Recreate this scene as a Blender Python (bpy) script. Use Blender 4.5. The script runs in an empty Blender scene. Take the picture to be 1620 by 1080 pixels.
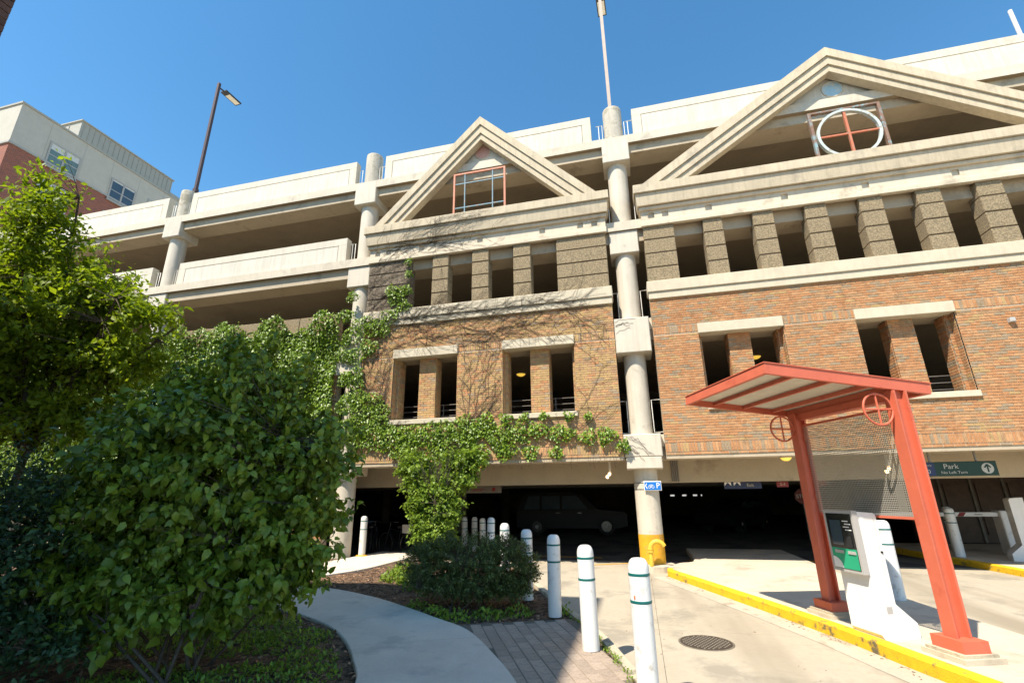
import bpy, math, random
import numpy as np
from mathutils import Vector, Matrix
random.seed(7); rng = np.random.default_rng(11)
scn = bpy.context.scene
col = scn.collection

# ------------------------------------------------------------------ camera
cam = bpy.data.cameras.new('camera'); cam_o = bpy.data.objects.new('camera', cam); col.objects.link(cam_o)
cam.sensor_width = 36; cam.lens = 16.711; cam.clip_start = .05; cam.clip_end = 3000
VV = (781 - 810, 1816 + 540); VH = (-2356 - 810, 819 - 540); F = math.sqrt(-(VH[0]*VV[0] - VH[1]*VV[1]))
up = Vector((VV[0], VV[1], F)).normalized(); xr = -Vector((VH[0], -VH[1], F)); xr = (xr - up*xr.dot(up)).normalized()
yd = xr.cross(up); yd = -yd if yd.z < 0 else yd
CR = Vector((xr.x, yd.x, up.x)); CU = Vector((xr.y, yd.y, up.y)); CF = Vector((xr.z, yd.z, up.z))
EYE = Vector((0, 0, 1.7))
mw = Matrix.Identity(4)
for i in range(3): mw[i][0] = CR[i]; mw[i][1] = CU[i]; mw[i][2] = -CF[i]; mw[i][3] = EYE[i]
cam_o.matrix_world = mw
scn.camera = cam_o
# ------------------------------------------------------------------ light
SUN = Vector((.33, .60, -1)).normalized()          # direction the light travels
world = bpy.data.worlds.new('World'); scn.world = world; world.use_nodes = True
wn = world.node_tree.nodes; wl = world.node_tree.links
bg = wn['Background']; sky = wn.new('ShaderNodeTexSky'); sky.sky_type = 'NISHITA'; sky.sun_disc = False
sky.sun_elevation = math.asin(-SUN.z); sky.sun_rotation = math.atan2(-SUN.x, -SUN.y)
sky.air_density = 1.0; sky.dust_density = .15; sky.ozone_density = .9; sky.altitude = 100
hs = wn.new('ShaderNodeHueSaturation'); hs.inputs['Hue'].default_value = .490; hs.inputs['Saturation'].default_value = 1.27; hs.inputs['Value'].default_value = 1.0
wl.new(sky.outputs[0], hs.inputs['Color']); wl.new(hs.outputs[0], bg.inputs[0]); bg.inputs[1].default_value = .125
sun = bpy.data.lights.new('sun', 'SUN'); sun.energy = 4.4; sun.angle = math.radians(.55); sun.color = (1, .905, .765)
sun_o = bpy.data.objects.new('sun', sun); col.objects.link(sun_o); sun_o.location = (-10, -20, 40)
sun_o.rotation_euler = SUN.to_track_quat('-Z', 'Y').to_euler()
scn.view_settings.view_transform = 'Standard'; scn.view_settings.look = 'None'; scn.view_settings.gamma = 1
scn.view_settings.exposure = 1.0
scn.cycles.max_bounces = 6; scn.cycles.diffuse_bounces = 4; scn.cycles.transparent_max_bounces = 12

# ------------------------------------------------------------------ materials
MATS = {}
def mat(name, c, rough=.8, var=.12, scale=4, bump=0., bscale=60, metal=0, c2=None, c2amt=.5, c2scale=2.5, streak=0., spec=.4, emit=None, objrand=0., trans=0., edge=None, lane=0.):
    m = bpy.data.materials.new(name); m.use_nodes = True; nt = m.node_tree; N = nt.nodes; L = nt.links
    p = N['Principled BSDF']; p.inputs['Roughness'].default_value = rough; p.inputs['Metallic'].default_value = metal
    p.inputs['Specular IOR Level'].default_value = spec
    tc = N.new('ShaderNodeTexCoord'); co = tc.outputs['Object']
    def noise(sc, det=5, vec=co, rg=.6):
        n = N.new('ShaderNodeTexNoise'); n.inputs['Scale'].default_value = sc; n.inputs['Detail'].default_value = det; n.inputs['Roughness'].default_value = rg
        L.new(vec, n.inputs['Vector']); return n.outputs[0]
    def ramp(src, a, b, ca=(0, 0, 0, 1), cb=(1, 1, 1, 1)):
        r = N.new('ShaderNodeValToRGB'); r.color_ramp.elements[0].position = a; r.color_ramp.elements[1].position = b
        r.color_ramp.elements[0].color = ca; r.color_ramp.elements[1].color = cb; L.new(src, r.inputs[0]); return r.outputs[0]
    def mix(fac, a, b, mode='MIX'):
        x = N.new('ShaderNodeMix'); x.data_type = 'RGBA'; x.blend_type = mode
        for s, v in ((0, fac), (6, a), (7, b)):
            if hasattr(v, 'is_linked') or isinstance(v, bpy.types.NodeSocket): L.new(v, x.inputs[s])
            else: x.inputs[s].default_value = v
        return x.outputs[2]
    c4 = (*c, 1)
    base = ramp(noise(scale), .3, .7, tuple(min(1, k*(1-var)) for k in c)+(1,), tuple(min(1, k*(1+var)) for k in c)+(1,))
    fine = ramp(noise(scale*14, 3), .3, .7, (1-var*.7,)*3+(1,), (1+var*.3,)*3+(1,))
    base = mix(1., base, fine, 'MULTIPLY')
    if c2:
        base = mix(ramp(noise(c2scale, 7, rg=.68), .62-c2amt*.3, .72-c2amt*.25), base, (*c2, 1))
    if streak:
        mp = N.new('ShaderNodeMapping'); mp.inputs['Scale'].default_value = (7, 7, .45); L.new(co, mp.inputs[0])
        base = mix(ramp(noise(1.6, 6, mp.outputs[0]), .45, .8, (0, 0, 0, 1), (streak,)*3+(1,)), base, (c[0]*.55, c[1]*.53, c[2]*.5, 1))
    if lane:                                    # tyre-darkened bands along the lane
        mp = N.new('ShaderNodeMapping'); mp.inputs['Rotation'].default_value = (0, 0, math.radians(-21)); mp.inputs['Scale'].default_value = (1.1, .10, 1); L.new(co, mp.inputs[0])
        base = mix(ramp(noise(1., 3, mp.outputs[0], .5), .47, .66, (0, 0, 0, 1), (lane,)*3+(1,)), base, (c[0]*.62, c[1]*.6, c[2]*.57, 1))
    if objrand:
        oi = N.new('ShaderNodeObjectInfo')
        base = mix(1., base, ramp(oi.outputs['Random'], 0, 1, (1-objrand,)*3+(1,), (1+objrand*.5,)*3+(1,)), 'MULTIPLY')
    if edge:
        at = N.new('ShaderNodeAttribute'); at.attribute_name = 'var'
        base = mix(1., base, ramp(at.outputs['Fac'], 0, 1, edge[0]+(1,), edge[1]+(1,)), 'MULTIPLY')
    L.new(base, p.inputs['Base Color'])
    if bump:
        b = N.new('ShaderNodeBump'); b.inputs['Strength'].default_value = bump; b.inputs['Distance'].default_value = .02
        L.new(noise(bscale, 4), b.inputs['Height']); L.new(b.outputs[0], p.inputs['Normal'])
    if emit:
        p.inputs['Emission Color'].default_value = (*emit[:3], 1); p.inputs['Emission Strength'].default_value = emit[3]
    if trans:
        t = N.new('ShaderNodeBsdfTranslucent'); ms = N.new('ShaderNodeMixShader'); ms.inputs[0].default_value = trans
        L.new(mix(1., base, (1.25, 1.2, .55, 1), 'MULTIPLY'), t.inputs[0]); L.new(p.outputs[0], ms.inputs[1]); L.new(t.outputs[0], ms.inputs[2])
        L.new(ms.outputs[0], N['Material Output'].inputs[0])
    MATS[name] = m; return m
mat('parapet', (.60, .55, .45), .85, .06, 1.5, .25, 90, streak=.35, c2=(.5, .455, .37), c2amt=.2, c2scale=1.1)
mat('panel', (.60, .565, .48), .85, .06, 1.5, .2, 90, streak=.45)
mat('slab', (.58, .52, .415), .9, .08, 1.5, .3, 60, streak=.25, c2=(.45, .40, .32), c2amt=.18, c2scale=1.8)
mat('column', (.57, .515, .42), .7, .06, 2, .15, 60, streak=.35, c2=(.45, .40, .32), c2amt=.12, c2scale=3)
mat('weathered', (.5, .46, .38), .9, .16, 3, .3, 60, streak=.6, c2=(.3, .27, .2), c2amt=.4, c2scale=3)
mat('cornice', (.54, .46, .33), .9, .08, 2, .25, 80, streak=.5, c2=(.42, .36, .265), c2amt=.25, c2scale=1.5)
mat('frieze', (.62, .54, .41), .9, .07, 2, .2, 80, streak=.25, c2=(.42, .36, .27), c2amt=.25, c2scale=1.5)
mat('lintel', (.56, .495, .37), .9, .08, 3, .3, 90, streak=.2)
mat('pebble', (.32, .25, .15), .95, .45, 26, 1., 55, c2=(.16, .13, .09), c2amt=.35, c2scale=30)
mat('pebble_dark', (.23, .185, .13), .95, .45, 26, 1., 55, c2=(.10, .08, .06), c2amt=.45, c2scale=12)
mat('joint', (.10, .085, .065), .95, .2, 8)
mat('mortar', (.44, .35, .245), .95, .12, 6, .3, 120)
for n, c in (('brick_orange', (.50, .245, .108)), ('brick_light', (.54, .295, .14)), ('brick_brown', (.43, .26, .135)), ('brick_grey', (.37, .275, .175)), ('brick_tan', (.48, .315, .14))):
    mat(n, c, .9, .18, 9, .5, 140, objrand=.12, c2=(c[0]*.7, c[1]*.68, c[2]*.66), c2amt=.3, c2scale=5)
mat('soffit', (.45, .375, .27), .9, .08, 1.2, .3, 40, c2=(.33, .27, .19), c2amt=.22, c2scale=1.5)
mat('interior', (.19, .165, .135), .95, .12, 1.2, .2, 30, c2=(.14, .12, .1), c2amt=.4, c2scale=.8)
mat('deck_soffit_shade', (.30, .235, .155), .9, .10, .8, .3, 40, c2=(.25, .2, .14), c2amt=.3, c2scale=.9)  # same concrete as slab, darkened to paint in the shade under the decks
mat('rail_white', (.72, .70, .64), .5, .05, 5)
mat('rail_dark', (.05, .05, .05), .5, .05, 5, metal=.6)
mat('frame_orange', (.52, .17, .09), .55, .12, 9, c2=(.35, .2, .13), c2amt=.35, c2scale=9)
mat('frame_blue', (.11, .22, .28), .55, .12, 9, c2=(.33, .2, .12), c2amt=.3, c2scale=9)
mat('frame_pale', (.50, .56, .53), .55, .1, 9, c2=(.34, .24, .16), c2amt=.28, c2scale=7)
mat('frame_rust', (.24, .145, .10), .6, .2, 9, c2=(.24, .36, .38), c2amt=.35, c2scale=6)
mat('disc_pink', (.62, .36, .30), .8, .08, 6)
mat('disc_blue', (.36, .55, .66), .8, .06, 6, c2=(.6, .58, .52), c2amt=.3, c2scale=5)
mat('red_paint', (.57, .135, .075), .5, .06, 4, .05, 60, spec=.4, c2=(.48, .10, .055), c2amt=.2, c2scale=3, streak=.12)
mat('corrugated', (.60, .565, .48), .5, .06, 6, metal=.25)
mat('perforated', (.50, .47, .41), .45, .06, 8, metal=.45)
mat('white_plastic', (.78, .77, .75), .35, .03, 3, c2=(.62, .60, .56), c2amt=.1, c2scale=4, streak=.06)
mat('white_bollard', (.74, .73, .70), .4, .03, 3, c2=(.5, .47, .42), c2amt=.2, c2scale=7, streak=.18)
mat('green_band', (.005, .12, .115), .4, .05, 5)
mat('machine_grey', (.42, .41, .39), .4, .04, 4)
mat('green_plate', (.02, .36, .19), .25, .05, 4, spec=.6)
mat('black_gloss', (.015, .015, .016), .12, .05, 4, spec=.8)
mat('black_rubber', (.02, .02, .02), .8, .1, 9)
mat('yellow_paint', (.68, .34, .015), .7, .10, 7, .2, 80, c2=(.5, .29, .08), c2amt=.25, c2scale=6)
mat('yellow_kerb', (.74, .45, .012), .8, .10, 8, .5, 70, c2=(.13, .11, .065), c2amt=.23, c2scale=5)
mat('yellow_pipe', (.70, .45, .05), .5, .08, 9, c2=(.4, .3, .1), c2amt=.2)
mat('cream_kerb', (.50, .44, .32), .9, .12, 5, .5, 70, c2=(.24, .21, .16), c2amt=.3, c2scale=4)
mat('road', (.43, .375, .285), .9, .08, .9, .35, 90, c2=(.30, .265, .205), c2amt=.38, c2scale=.9, lane=.85)
mat('island', (.55, .475, .36), .9, .09, 1.4, .35, 90, c2=(.39, .33, .25), c2amt=.3, c2scale=1.1)
mat('gutter_concrete', (.47, .415, .325), .9, .1, 1.5, .35, 90, c2=(.33, .28, .21), c2amt=.3, c2scale=3)
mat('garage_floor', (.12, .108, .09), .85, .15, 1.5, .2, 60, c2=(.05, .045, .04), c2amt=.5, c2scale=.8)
mat('walk', (.64, .575, .475), .92, .08, 1.8, .4, 110, c2=(.49, .45, .385), c2amt=.3, c2scale=1.4)
mat('paver', (.45, .355, .275), .95, .2, 30, .8, 110, objrand=.16, c2=(.2, .165, .13), c2amt=.2, c2scale=14)
mat('sand', (.16, .135, .10), .95, .2, 30, .5, 90)
mat('mulch', (.20, .125, .075), .98, .5, 26, 1., 55, c2=(.045, .03, .02), c2amt=.55, c2scale=8)
mat('mulch_chip', (.30, .18, .11), .95, .4, 30, edge=((.45, .4, .35), (1.5, 1.45, 1.4)))
mat('plaza', (.24, .22, .18), .95, .1, .6, .3, 60)
mat('iron', (.085, .065, .05), .65, .2, 30, .4, 60, metal=.5)
mat('iron_stud', (.24, .215, .17), .55, .2, 30, metal=.5)
mat('bark', (.10, .075, .055), .95, .25, 14, .8, 40)
mat('vine', (.09, .066, .05), .95, .25, 20)
mat('leaf_shrub', (.185, .265, .034), .40, .15, 6, edge=((.4, .48, .4), (1.45, 1.38, 1.1)), trans=.36, spec=.45)
mat('leaf_dark', (.06, .115, .04), .5, .15, 6, edge=((.5, .55, .6), (1.3, 1.25, 1.2)), trans=.2)
mat('leaf_tree', (.235, .325, .022), .5, .15, 4, edge=((.6, .66, .5), (1.3, 1.25, 1.2)), trans=.5)
mat('leaf_ivy', (.18, .28, .022), .4, .15, 6, edge=((.5, .6, .5), (1.3, 1.25, 1.1)), trans=.25, spec=.5)
mat('leaf_vine', (.21, .31, .045), .45, .15, 6, edge=((.55, .62, .5), (1.3, 1.25, 1.1)), trans=.35)
mat('leaf_hedge', (.11, .145, .045), .5, .15, 8, edge=((.5, .55, .5), (1.4, 1.35, 1.1)), trans=.2)
mat('leaf_cover', (.20, .31, .04), .5, .15, 8, edge=((.5, .6, .5), (1.4, 1.3, 1.1)), trans=.3)
mat('red_brick', (.26, .085, .055), .9, .15, 6, .4, 120, objrand=.2)
_m = MATS['red_brick']; _n = _m.node_tree.nodes; _l = _m.node_tree.links; _b = _n.new('ShaderNodeTexBrick'); _b.inputs['Scale'].default_value = 3.2; _b.inputs['Mortar Size'].default_value = .012
_b.inputs['Color1'].default_value = (.30, .095, .055, 1); _b.inputs['Color2'].default_value = (.20, .07, .05, 1); _b.inputs['Mortar'].default_value = (.42, .30, .24, 1); _b.inputs['Brick Width'].default_value = .66; _b.inputs['Row Height'].default_value = .24
_g = _n.new('ShaderNodeTexCoord'); _s = _n.new('ShaderNodeSeparateXYZ'); _c = _n.new('ShaderNodeCombineXYZ'); _a = _n.new('ShaderNodeMath'); _l.new(_g.outputs['Object'], _s.inputs[0]); _l.new(_s.outputs[0], _a.inputs[0]); _l.new(_s.outputs[1], _a.inputs[1])
_l.new(_a.outputs[0], _c.inputs[0]); _l.new(_s.outputs[2], _c.inputs[1]); _l.new(_c.outputs[0], _b.inputs['Vector']); _l.new(_b.outputs[0], _n['Principled BSDF'].inputs['Base Color'])
mat('dark_brick', (.105, .06, .048), .9, .2, 9, .4, 120, objrand=.25)
mat('dark_mortar', (.30, .235, .18), .95, .1, 9)
mat('stucco', (.46, .435, .37), .9, .05, 2, .2, 90, streak=.12)
mat('metal_panel', (.38, .36, .30), .55, .05, 3, metal=.15)
mat('sash', (.36, .35, .32), .6, .05, 3)
mat('blind', (.55, .56, .54), .8, .05, 3)
mat('glass_dark', (.05, .075, .095), .06, .1, 2, spec=.9)
mat('glass_green', (.13, .19, .17), .1, .1, 2, spec=.8)
mat('lamp_brown', (.085, .055, .05), .5, .1, 6, metal=.3)
mat('lamp_pale', (.40, .325, .27), .5, .08, 6)
mat('lens', (.75, .70, .55), .4, .05, 6)
mat('dome_lit', (.8, .6, .15), .4, .02, 4, emit=(1, .62, .08, .45))
mat('bulb_lit', (.9, .8, .6), .4, .02, 4, emit=(1, .7, .35, 2.5))
mat('sign_blue', (.005, .15, .52), .4, .04, 4)
mat('sign_white', (.80, .80, .78), .4, .03, 4)
mat('sign_green', (.006, .032, .016), .4, .06, 4)
mat('sign_red', (.22, .02, .018), .4, .05, 4)
mat('sign_navy', (.02, .03, .09), .4, .05, 4)
mat('sign_cream', (.52, .47, .38), .5, .05, 4)
mat('car_dark', (.004, .004, .004), .5, .05, 3, spec=.3)
mat('car_blue', (.006, .008, .014), .45, .05, 3, spec=.4)
mat('chrome', (.1, .1, .1), .25, .05, 3, metal=.9)
mat('timber', (.10, .065, .045), .7, .2, 5)
mat('conduit', (.22, .20, .18), .5, .1, 5, metal=.4)

# ------------------------------------------------------------------ mesh helpers
class MB:
    def __init__(s): s.v = []; s.f = []; s.m = []
    def poly(s, pts, faces, mi=0):
        o = len(s.v); s.v += [tuple(p) for p in pts]; s.f += [tuple(i+o for i in f) for f in faces]; s.m += [mi]*len(faces); return s
    def box(s, x0, x1, y0, y1, z0, z1, mi=0):
        return s.poly([(x0, y0, z0), (x1, y0, z0), (x1, y1, z0), (x0, y1, z0), (x0, y0, z1), (x1, y0, z1), (x1, y1, z1), (x0, y1, z1)],
                      [(0, 3, 2, 1), (4, 5, 6, 7), (0, 1, 5, 4), (1, 2, 6, 5), (2, 3, 7, 6), (3, 0, 4, 7)], mi)
    def cbox(s, x0, x1, y0, y1, z0, z1, c=.01, mi=0):      # box with chamfered front edges (towards -y)
        i = c
        return s.poly([(x0, y0+i, z0), (x1, y0+i, z0), (x1, y1, z0), (x0, y1, z0), (x0, y0+i, z1), (x1, y0+i, z1), (x1, y1, z1), (x0, y1, z1),
                       (x0+i, y0, z0+i), (x1-i, y0, z0+i), (x1-i, y0, z1-i), (x0+i, y0, z1-i)],
                      [(0, 3, 2, 1), (4, 5, 6, 7), (1, 2, 6, 5), (2, 3, 7, 6), (3, 0, 4, 7), (8, 9, 10, 11), (0, 1, 9, 8), (1, 5, 10, 9), (5, 4, 11, 10), (4, 0, 8, 11)], mi)
    def ob(s, o, a, b, c, mi=0):                              # oriented box: corner o, edge vectors a b c
        o, a, b, c = map(Vector, (o, a, b, c))
        P = [o, o+a, o+a+b, o+b, o+c, o+a+c, o+a+b+c, o+b+c]
        return s.poly(P, [(0, 3, 2, 1), (4, 5, 6, 7), (0, 1, 5, 4), (1, 2, 6, 5), (2, 3, 7, 6), (3, 0, 4, 7)], mi)
    def prism(s, pts, d, mi=0):                               # polygon extruded by vector d
        n = len(pts); d = Vector(d); P = [Vector(p) for p in pts]; Q = [p+d for p in P]
        return s.poly(P+Q, [tuple(range(n))[::-1], tuple(range(n, 2*n))]+[(i, (i+1) % n, n+(i+1) % n, n+i) for i in range(n)], mi)
    def tube(s, pts, r, n=6, mi=0, cap=True):
        P = [Vector(p) for p in pts]; R = r if isinstance(r, (list, tuple)) else [r]*len(P); o = len(s.v)
        ref = None
        for i, p in enumerate(P):
            t = (P[min(i+1, len(P)-1)]-P[max(i-1, 0)]).normalized()
            if ref is None: ref = Vector((0, 0, 1)) if abs(t.z) < .9 else Vector((1, 0, 0))
            a = t.cross(ref).normalized(); b = a.cross(t).normalized(); ref = b
            for k in range(n):
                w = 2*math.pi*k/n; s.v.append(tuple(p+(a*math.cos(w)+b*math.sin(w))*R[i]))
        for i in range(len(P)-1):
            for k in range(n):
                s.f.append((o+i*n+k, o+i*n+(k+1) % n, o+(i+1)*n+(k+1) % n, o+(i+1)*n+k)); s.m.append(mi)
        if cap:
            s.f.append(tuple(o+k for k in range(n))[::-1]); s.m.append(mi)
            s.f.append(tuple(o+(len(P)-1)*n+k for k in range(n))); s.m.append(mi)
        return s
    def lathe(s, prof, n=24, c=(0, 0, 0), mi=0):             # prof: (r, z) from bottom to top
        o = len(s.v)
        for r, z in prof:
            for k in range(n):
                w = 2*math.pi*k/n; s.v.append((c[0]+r*math.cos(w), c[1]+r*math.sin(w), c[2]+z))
        for i in range(len(prof)-1):
            for k in range(n):
                s.f.append((o+i*n+k, o+i*n+(k+1) % n, o+(i+1)*n+(k+1) % n, o+(i+1)*n+k)); s.m.append(mi)
        s.f.append(tuple(o+k for k in range(n))[::-1]); s.m.append(mi)
        s.f.append(tuple(o+(len(prof)-1)*n+k for k in range(n))); s.m.append(mi)
        return s
    def mesh(s, name, mats, smooth=False):
        me = bpy.data.meshes.new(name); me.from_pydata(s.v, [], s.f)
        for m in ([mats] if isinstance(mats, str) else mats): me.materials.append(MATS[m])
        if any(s.m): me.polygons.foreach_set('material_index', s.m)
        if smooth:
            me.polygons.foreach_set('use_smooth', [True]*len(me.polygons))
            try: me.set_sharp_from_angle(angle=math.radians(smooth if smooth > 1 else 40))
            except Exception: pass
        me.update(); return me
    def build(s, name, mats, parent=None, smooth=False, **k):
        return link(name, s.mesh(name, mats, smooth), parent, **k)
def tag(o, label=None, cat=None, group=None, kind=None):
    for a, b in (('label', label), ('category', cat), ('group', group), ('kind', kind)):
        if b: o[a] = b
    return o
def link(name, me, parent=None, loc=None, **k):
    o = bpy.data.objects.new(name, me); col.objects.link(o)
    if loc: o.location = loc
    if parent:
        o.parent = parent; o.matrix_parent_inverse = WINV(parent)
    return tag(o, **k)
def WINV(p): return p.matrix_basis.inverted()
def thing(name, loc, label, cat, group=None):
    o = bpy.data.objects.new(name, None); o.empty_display_size = .2; o.location = loc; col.objects.link(o)
    return tag(o, label, cat, group)
def copy_tree(o, loc, rotz=0, label=None):
    r = o.copy(); col.objects.link(r); r.location = loc; r.rotation_euler = (0, 0, rotz)
    if label: r['label'] = label
    for ch in list(o.children):
        c = ch.copy(); col.objects.link(c); c.parent = r
        for g in list(ch.children):
            d = g.copy(); col.objects.link(d); d.parent = c
    return r
def npmesh(name, V, Fq, mats, var=None):
    me = bpy.data.meshes.new(name); V = np.asarray(V, np.float32); Fq = np.asarray(Fq, np.int32); k = Fq.shape[1]
    me.vertices.add(len(V)); me.vertices.foreach_set('co', V.ravel())
    me.loops.add(Fq.size); me.loops.foreach_set('vertex_index', Fq.ravel())
    me.polygons.add(len(Fq)); me.polygons.foreach_set('loop_start', np.arange(0, Fq.size, k, dtype=np.int32))
    me.polygons.foreach_set('loop_total', np.full(len(Fq), k, np.int32))
    me.materials.append(MATS[mats])
    if var is not None:
        a = me.attributes.new('var', 'FLOAT', 'POINT'); a.data.foreach_set('value', np.asarray(var, np.float32))
    me.update(calc_edges=True); return me
def text_mesh(txt, size, mats, depth=.002, align='CENTER'):
    cu = bpy.data.curves.new('t', 'FONT'); cu.body = txt; cu.size = size; cu.extrude = depth; cu.align_x = align; cu.align_y = 'CENTER'
    o = bpy.data.objects.new('t', cu); col.objects.link(o); dg = bpy.context.evaluated_depsgraph_get()
    me = bpy.data.meshes.new_from_object(o.evaluated_get(dg)); bpy.data.objects.remove(o); bpy.data.curves.remove(cu)
    me.materials.clear(); me.materials.append(MATS[mats]); return me
def put_text(txt, size, mats, loc, parent, sx=1., align='CENTER', name='lettering'):
    me = text_mesh(txt, size, mats, align=align); M = Matrix.Translation(loc) @ Matrix.Rotation(math.pi/2, 4, 'X') @ Matrix.Diagonal((sx, 1, 1, 1))
    me.transform(M); return link(name, me, parent, kind='stuff' if len(txt) > 1 else None)

# ------------------------------------------------------------------ leaves
T_BIG = (np.array([(0, 0, 0), (.32, 0, .04), (.68, 0, -.08), (1, 0, -.36), (.28, .33, .11), (.66, .27, -.02), (.28, -.33, .11), (.66, -.27, -.02)], float),
         np.array([(0, 1, 4), (1, 2, 5), (1, 5, 4), (2, 3, 5), (0, 6, 1), (1, 7, 2), (1, 6, 7), (2, 7, 3)]))
T_SM = (np.array([(0, 0, 0), (.45, .26, .07), (1, 0, -.08), (.45, -.26, .07)], float), np.array([(0, 2, 1), (0, 3, 2)]))
T_IVY = (np.array([(0, 0, 0), (.1, .42, .03), (.5, .3, .05), (1, 0, -.1), (.5, -.3, .05), (.1, -.42, .03)], float), np.array([(0, 2, 1), (0, 3, 2), (0, 4, 3), (0, 5, 4)]))
def leaf_frames(D, Nn):
    D = D/np.linalg.norm(D, axis=1, keepdims=True); S = np.cross(Nn, D); S /= np.linalg.norm(S, axis=1, keepdims=True)+1e-9; return D, S, np.cross(D, S)
def leaves(name, P, D, Nn, size, tpl, mats, parent, var=None, **k):
    P = np.asarray(P); n = len(P); D, S, W = leaf_frames(np.asarray(D, float), np.asarray(Nn, float)); T, Fc = tpl
    size = np.broadcast_to(np.asarray(size, float).reshape(-1, 1, 1), (n, 1, 1)) if np.ndim(size) else np.full((n, 1, 1), size)
    V = P[:, None, :]+size*(T[None, :, 0:1]*D[:, None]+T[None, :, 1:2]*S[:, None]+T[None, :, 2:3]*W[:, None])
    FF = (Fc[None]+np.arange(n)[:, None, None]*len(T)).reshape(-1, 3)
    if var is None: var = rng.random(n)
    return link(name, npmesh(name, V.reshape(-1, 3), FF, mats, np.repeat(var, len(T))), parent, **k)
def sprays(tips, dirs, per, length, size, jitter, droop, upw=.6):
    """leaves along the twig that ends in each tip"""
    P = []; D = []; Nn = []
    for t, d in zip(tips, dirs):
        m = max(3, int(per*(.6+.8*rng.random()))); s = rng.random(m)*length
        p = t-d*s[:, None]+rng.normal(0, jitter, (m, 3)); dd = d*.5+rng.normal(0, .75, (m, 3)); dd[:, 2] -= droop
        nn = np.array([0, 0, upw])+rng.normal(0, .42, (m, 3))+d*.35
        P.append(p); D.append(dd); Nn.append(nn)
    return np.concatenate(P), np.concatenate(D), np.concatenate(Nn)
def blob_tips(blobs, n, inner=.45, wob=.16):
    """random points in ellipsoids, denser near the skin, with outward directions"""
    w = np.array([b[3]*b[4]*b[5] for b in blobs]); w = w/w.sum(); T = []; D = []
    for b, m in zip(blobs, rng.multinomial(n, w)):
        v = rng.normal(0, 1, (m, 3)); v /= np.linalg.norm(v, axis=1, keepdims=True)
        r = (inner+(1-inner)*rng.random(m)**.6)*(1+wob*np.sin(v[:, 0]*5+b[0])*np.cos(v[:, 2]*6+b[1])+rng.normal(0, wob*.37, m))
        T.append(np.array(b[:3])+v*np.array(b[3:6])*r[:, None]); D.append(v)
    return np.concatenate(T), np.concatenate(D)
def branch(mb, a, b, r0, r1, sag=0., n=5, seg=5):
    a = Vector(a); b = Vector(b); m = (a+b)/2+Vector((random.gauss(0, .06), random.gauss(0, .06), sag))*(b-a).length*.5
    pts = [a*(1-t)**2+m*2*t*(1-t)+b*t*t for t in (i/seg for i in range(seg+1))]
    mb.tube(pts, [r0+(r1-r0)*i/seg for i in range(seg+1)], n); return pts

# ================================================================== SETTING
A = 13.49; S = A-.43; B = A-.5; ZR = -.15
def S_(name, mb, m, **k): return mb.build(name, m, kind='structure', **k)
S_('ground', MB().box(-900, 900, -900, 900, -1., -.30), 'plaza')
# the drive in concrete panels
road = tag(MB().box(-6, 60, -12, 14.9, -.29, ZR-.02).build('road', 'sand'), kind='structure')
xs = [-6, -2.9, .12, 3.3, 6.6, 9.9, 14, 19, 25]; ys = [-12, -7, -3, 1.2, 4.4, 7.9, 11.2, 14.9]
for i in range(len(xs)-1):
    for j in range(len(ys)-1):
        MB().box(xs[i]+.0025, xs[i+1]-.0025, ys[j]+.0025, ys[j+1]-.0025, -.25, ZR).build('concrete_panel', 'road', road)
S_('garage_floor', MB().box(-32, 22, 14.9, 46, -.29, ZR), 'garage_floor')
for k, (a, b) in enumerate((((-1.4, 14.0), (.0, 14.7)), ((1.2, 15.3), (6.5, 15.9)), ((1.2, 15.3), (3.6, 18.5)), ((-6.6, 16.0), (-1.2, 15.5)))):
    d = (Vector(b)-Vector(a)).normalized(); nrm = Vector((-d.y, d.x))*.05
    q = [(*(Vector(p)+s*nrm), ZR+.004) for p, s in ((a, 1), (a, -1), (b, -1), (b, 1))]
    tag(MB().prism(q, (0, 0, .003)).build('lane_line', 'yellow_paint'), kind='structure')

def catmull(P, n=8):
    P = [Vector(p) for p in P]; out = []
    for i in range(len(P)-1):
        a, b, c, d = P[max(i-1, 0)], P[i], P[i+1], P[min(i+2, len(P)-1)]
        for k in range(n):
            t = k/n; out.append(.5*((2*b)+(c-a)*t+(2*a-5*b+4*c-d)*t*t+(3*b-a-3*c+d)*t**3))
    return out+[P[-1]]
# left kerb (edge of the drive) and planting bed
KL = [(1.05, 2.6), (.62, 3.6), (.22, 4.7), (-.16, 5.75), (-.51, 6.83), (-.92, 7.75), (-1.39, 8.8), (-2.10, 10.37), (-3.05, 12.5), (-3.3, 13.1)]
kl = catmull(KL, 3)
def offs(path, d):
    o = []
    for i, p in enumerate(path):
        t = (path[min(i+1, len(path)-1)]-path[max(i-1, 0)]).normalized(); o.append(p+Vector((-t.y, t.x))*d)
    return o
def kerb_strip(path, w, z0, z1, m, name='kerb', step=6, bev=.025):
    inner = offs(path, w); k0 = tag(bpy.data.objects.new(name, None), kind='structure'); k0.location = (*path[0], z0); col.objects.link(k0)
    for a in range(0, len(path)-1, step):
        e = min(a+step, len(path)-1); mb = MB(); o = 0
        for i in range(a, e+1):
            p, q = path[i], inner[i]; g = (q-p).normalized()*bev
            mb.v += [(p.x, p.y, z0), (p.x, p.y, z1-bev), (p.x+g.x, p.y+g.y, z1), (q.x, q.y, z1), (q.x, q.y, z0)]
        for i in range(e-a):
            for k in range(4): mb.f.append((i*5+k, i*5+k+1, i*5+5+k+1, i*5+5+k)); mb.m.append(0)
        mb.f.append((0, 1, 2, 3, 4)); mb.m.append(0); L = (e-a)*5; mb.f.append((L+4, L+3, L+2, L+1, L)); mb.m.append(0)
        mb.build('kerb_stone', m, k0)
    return k0
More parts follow.
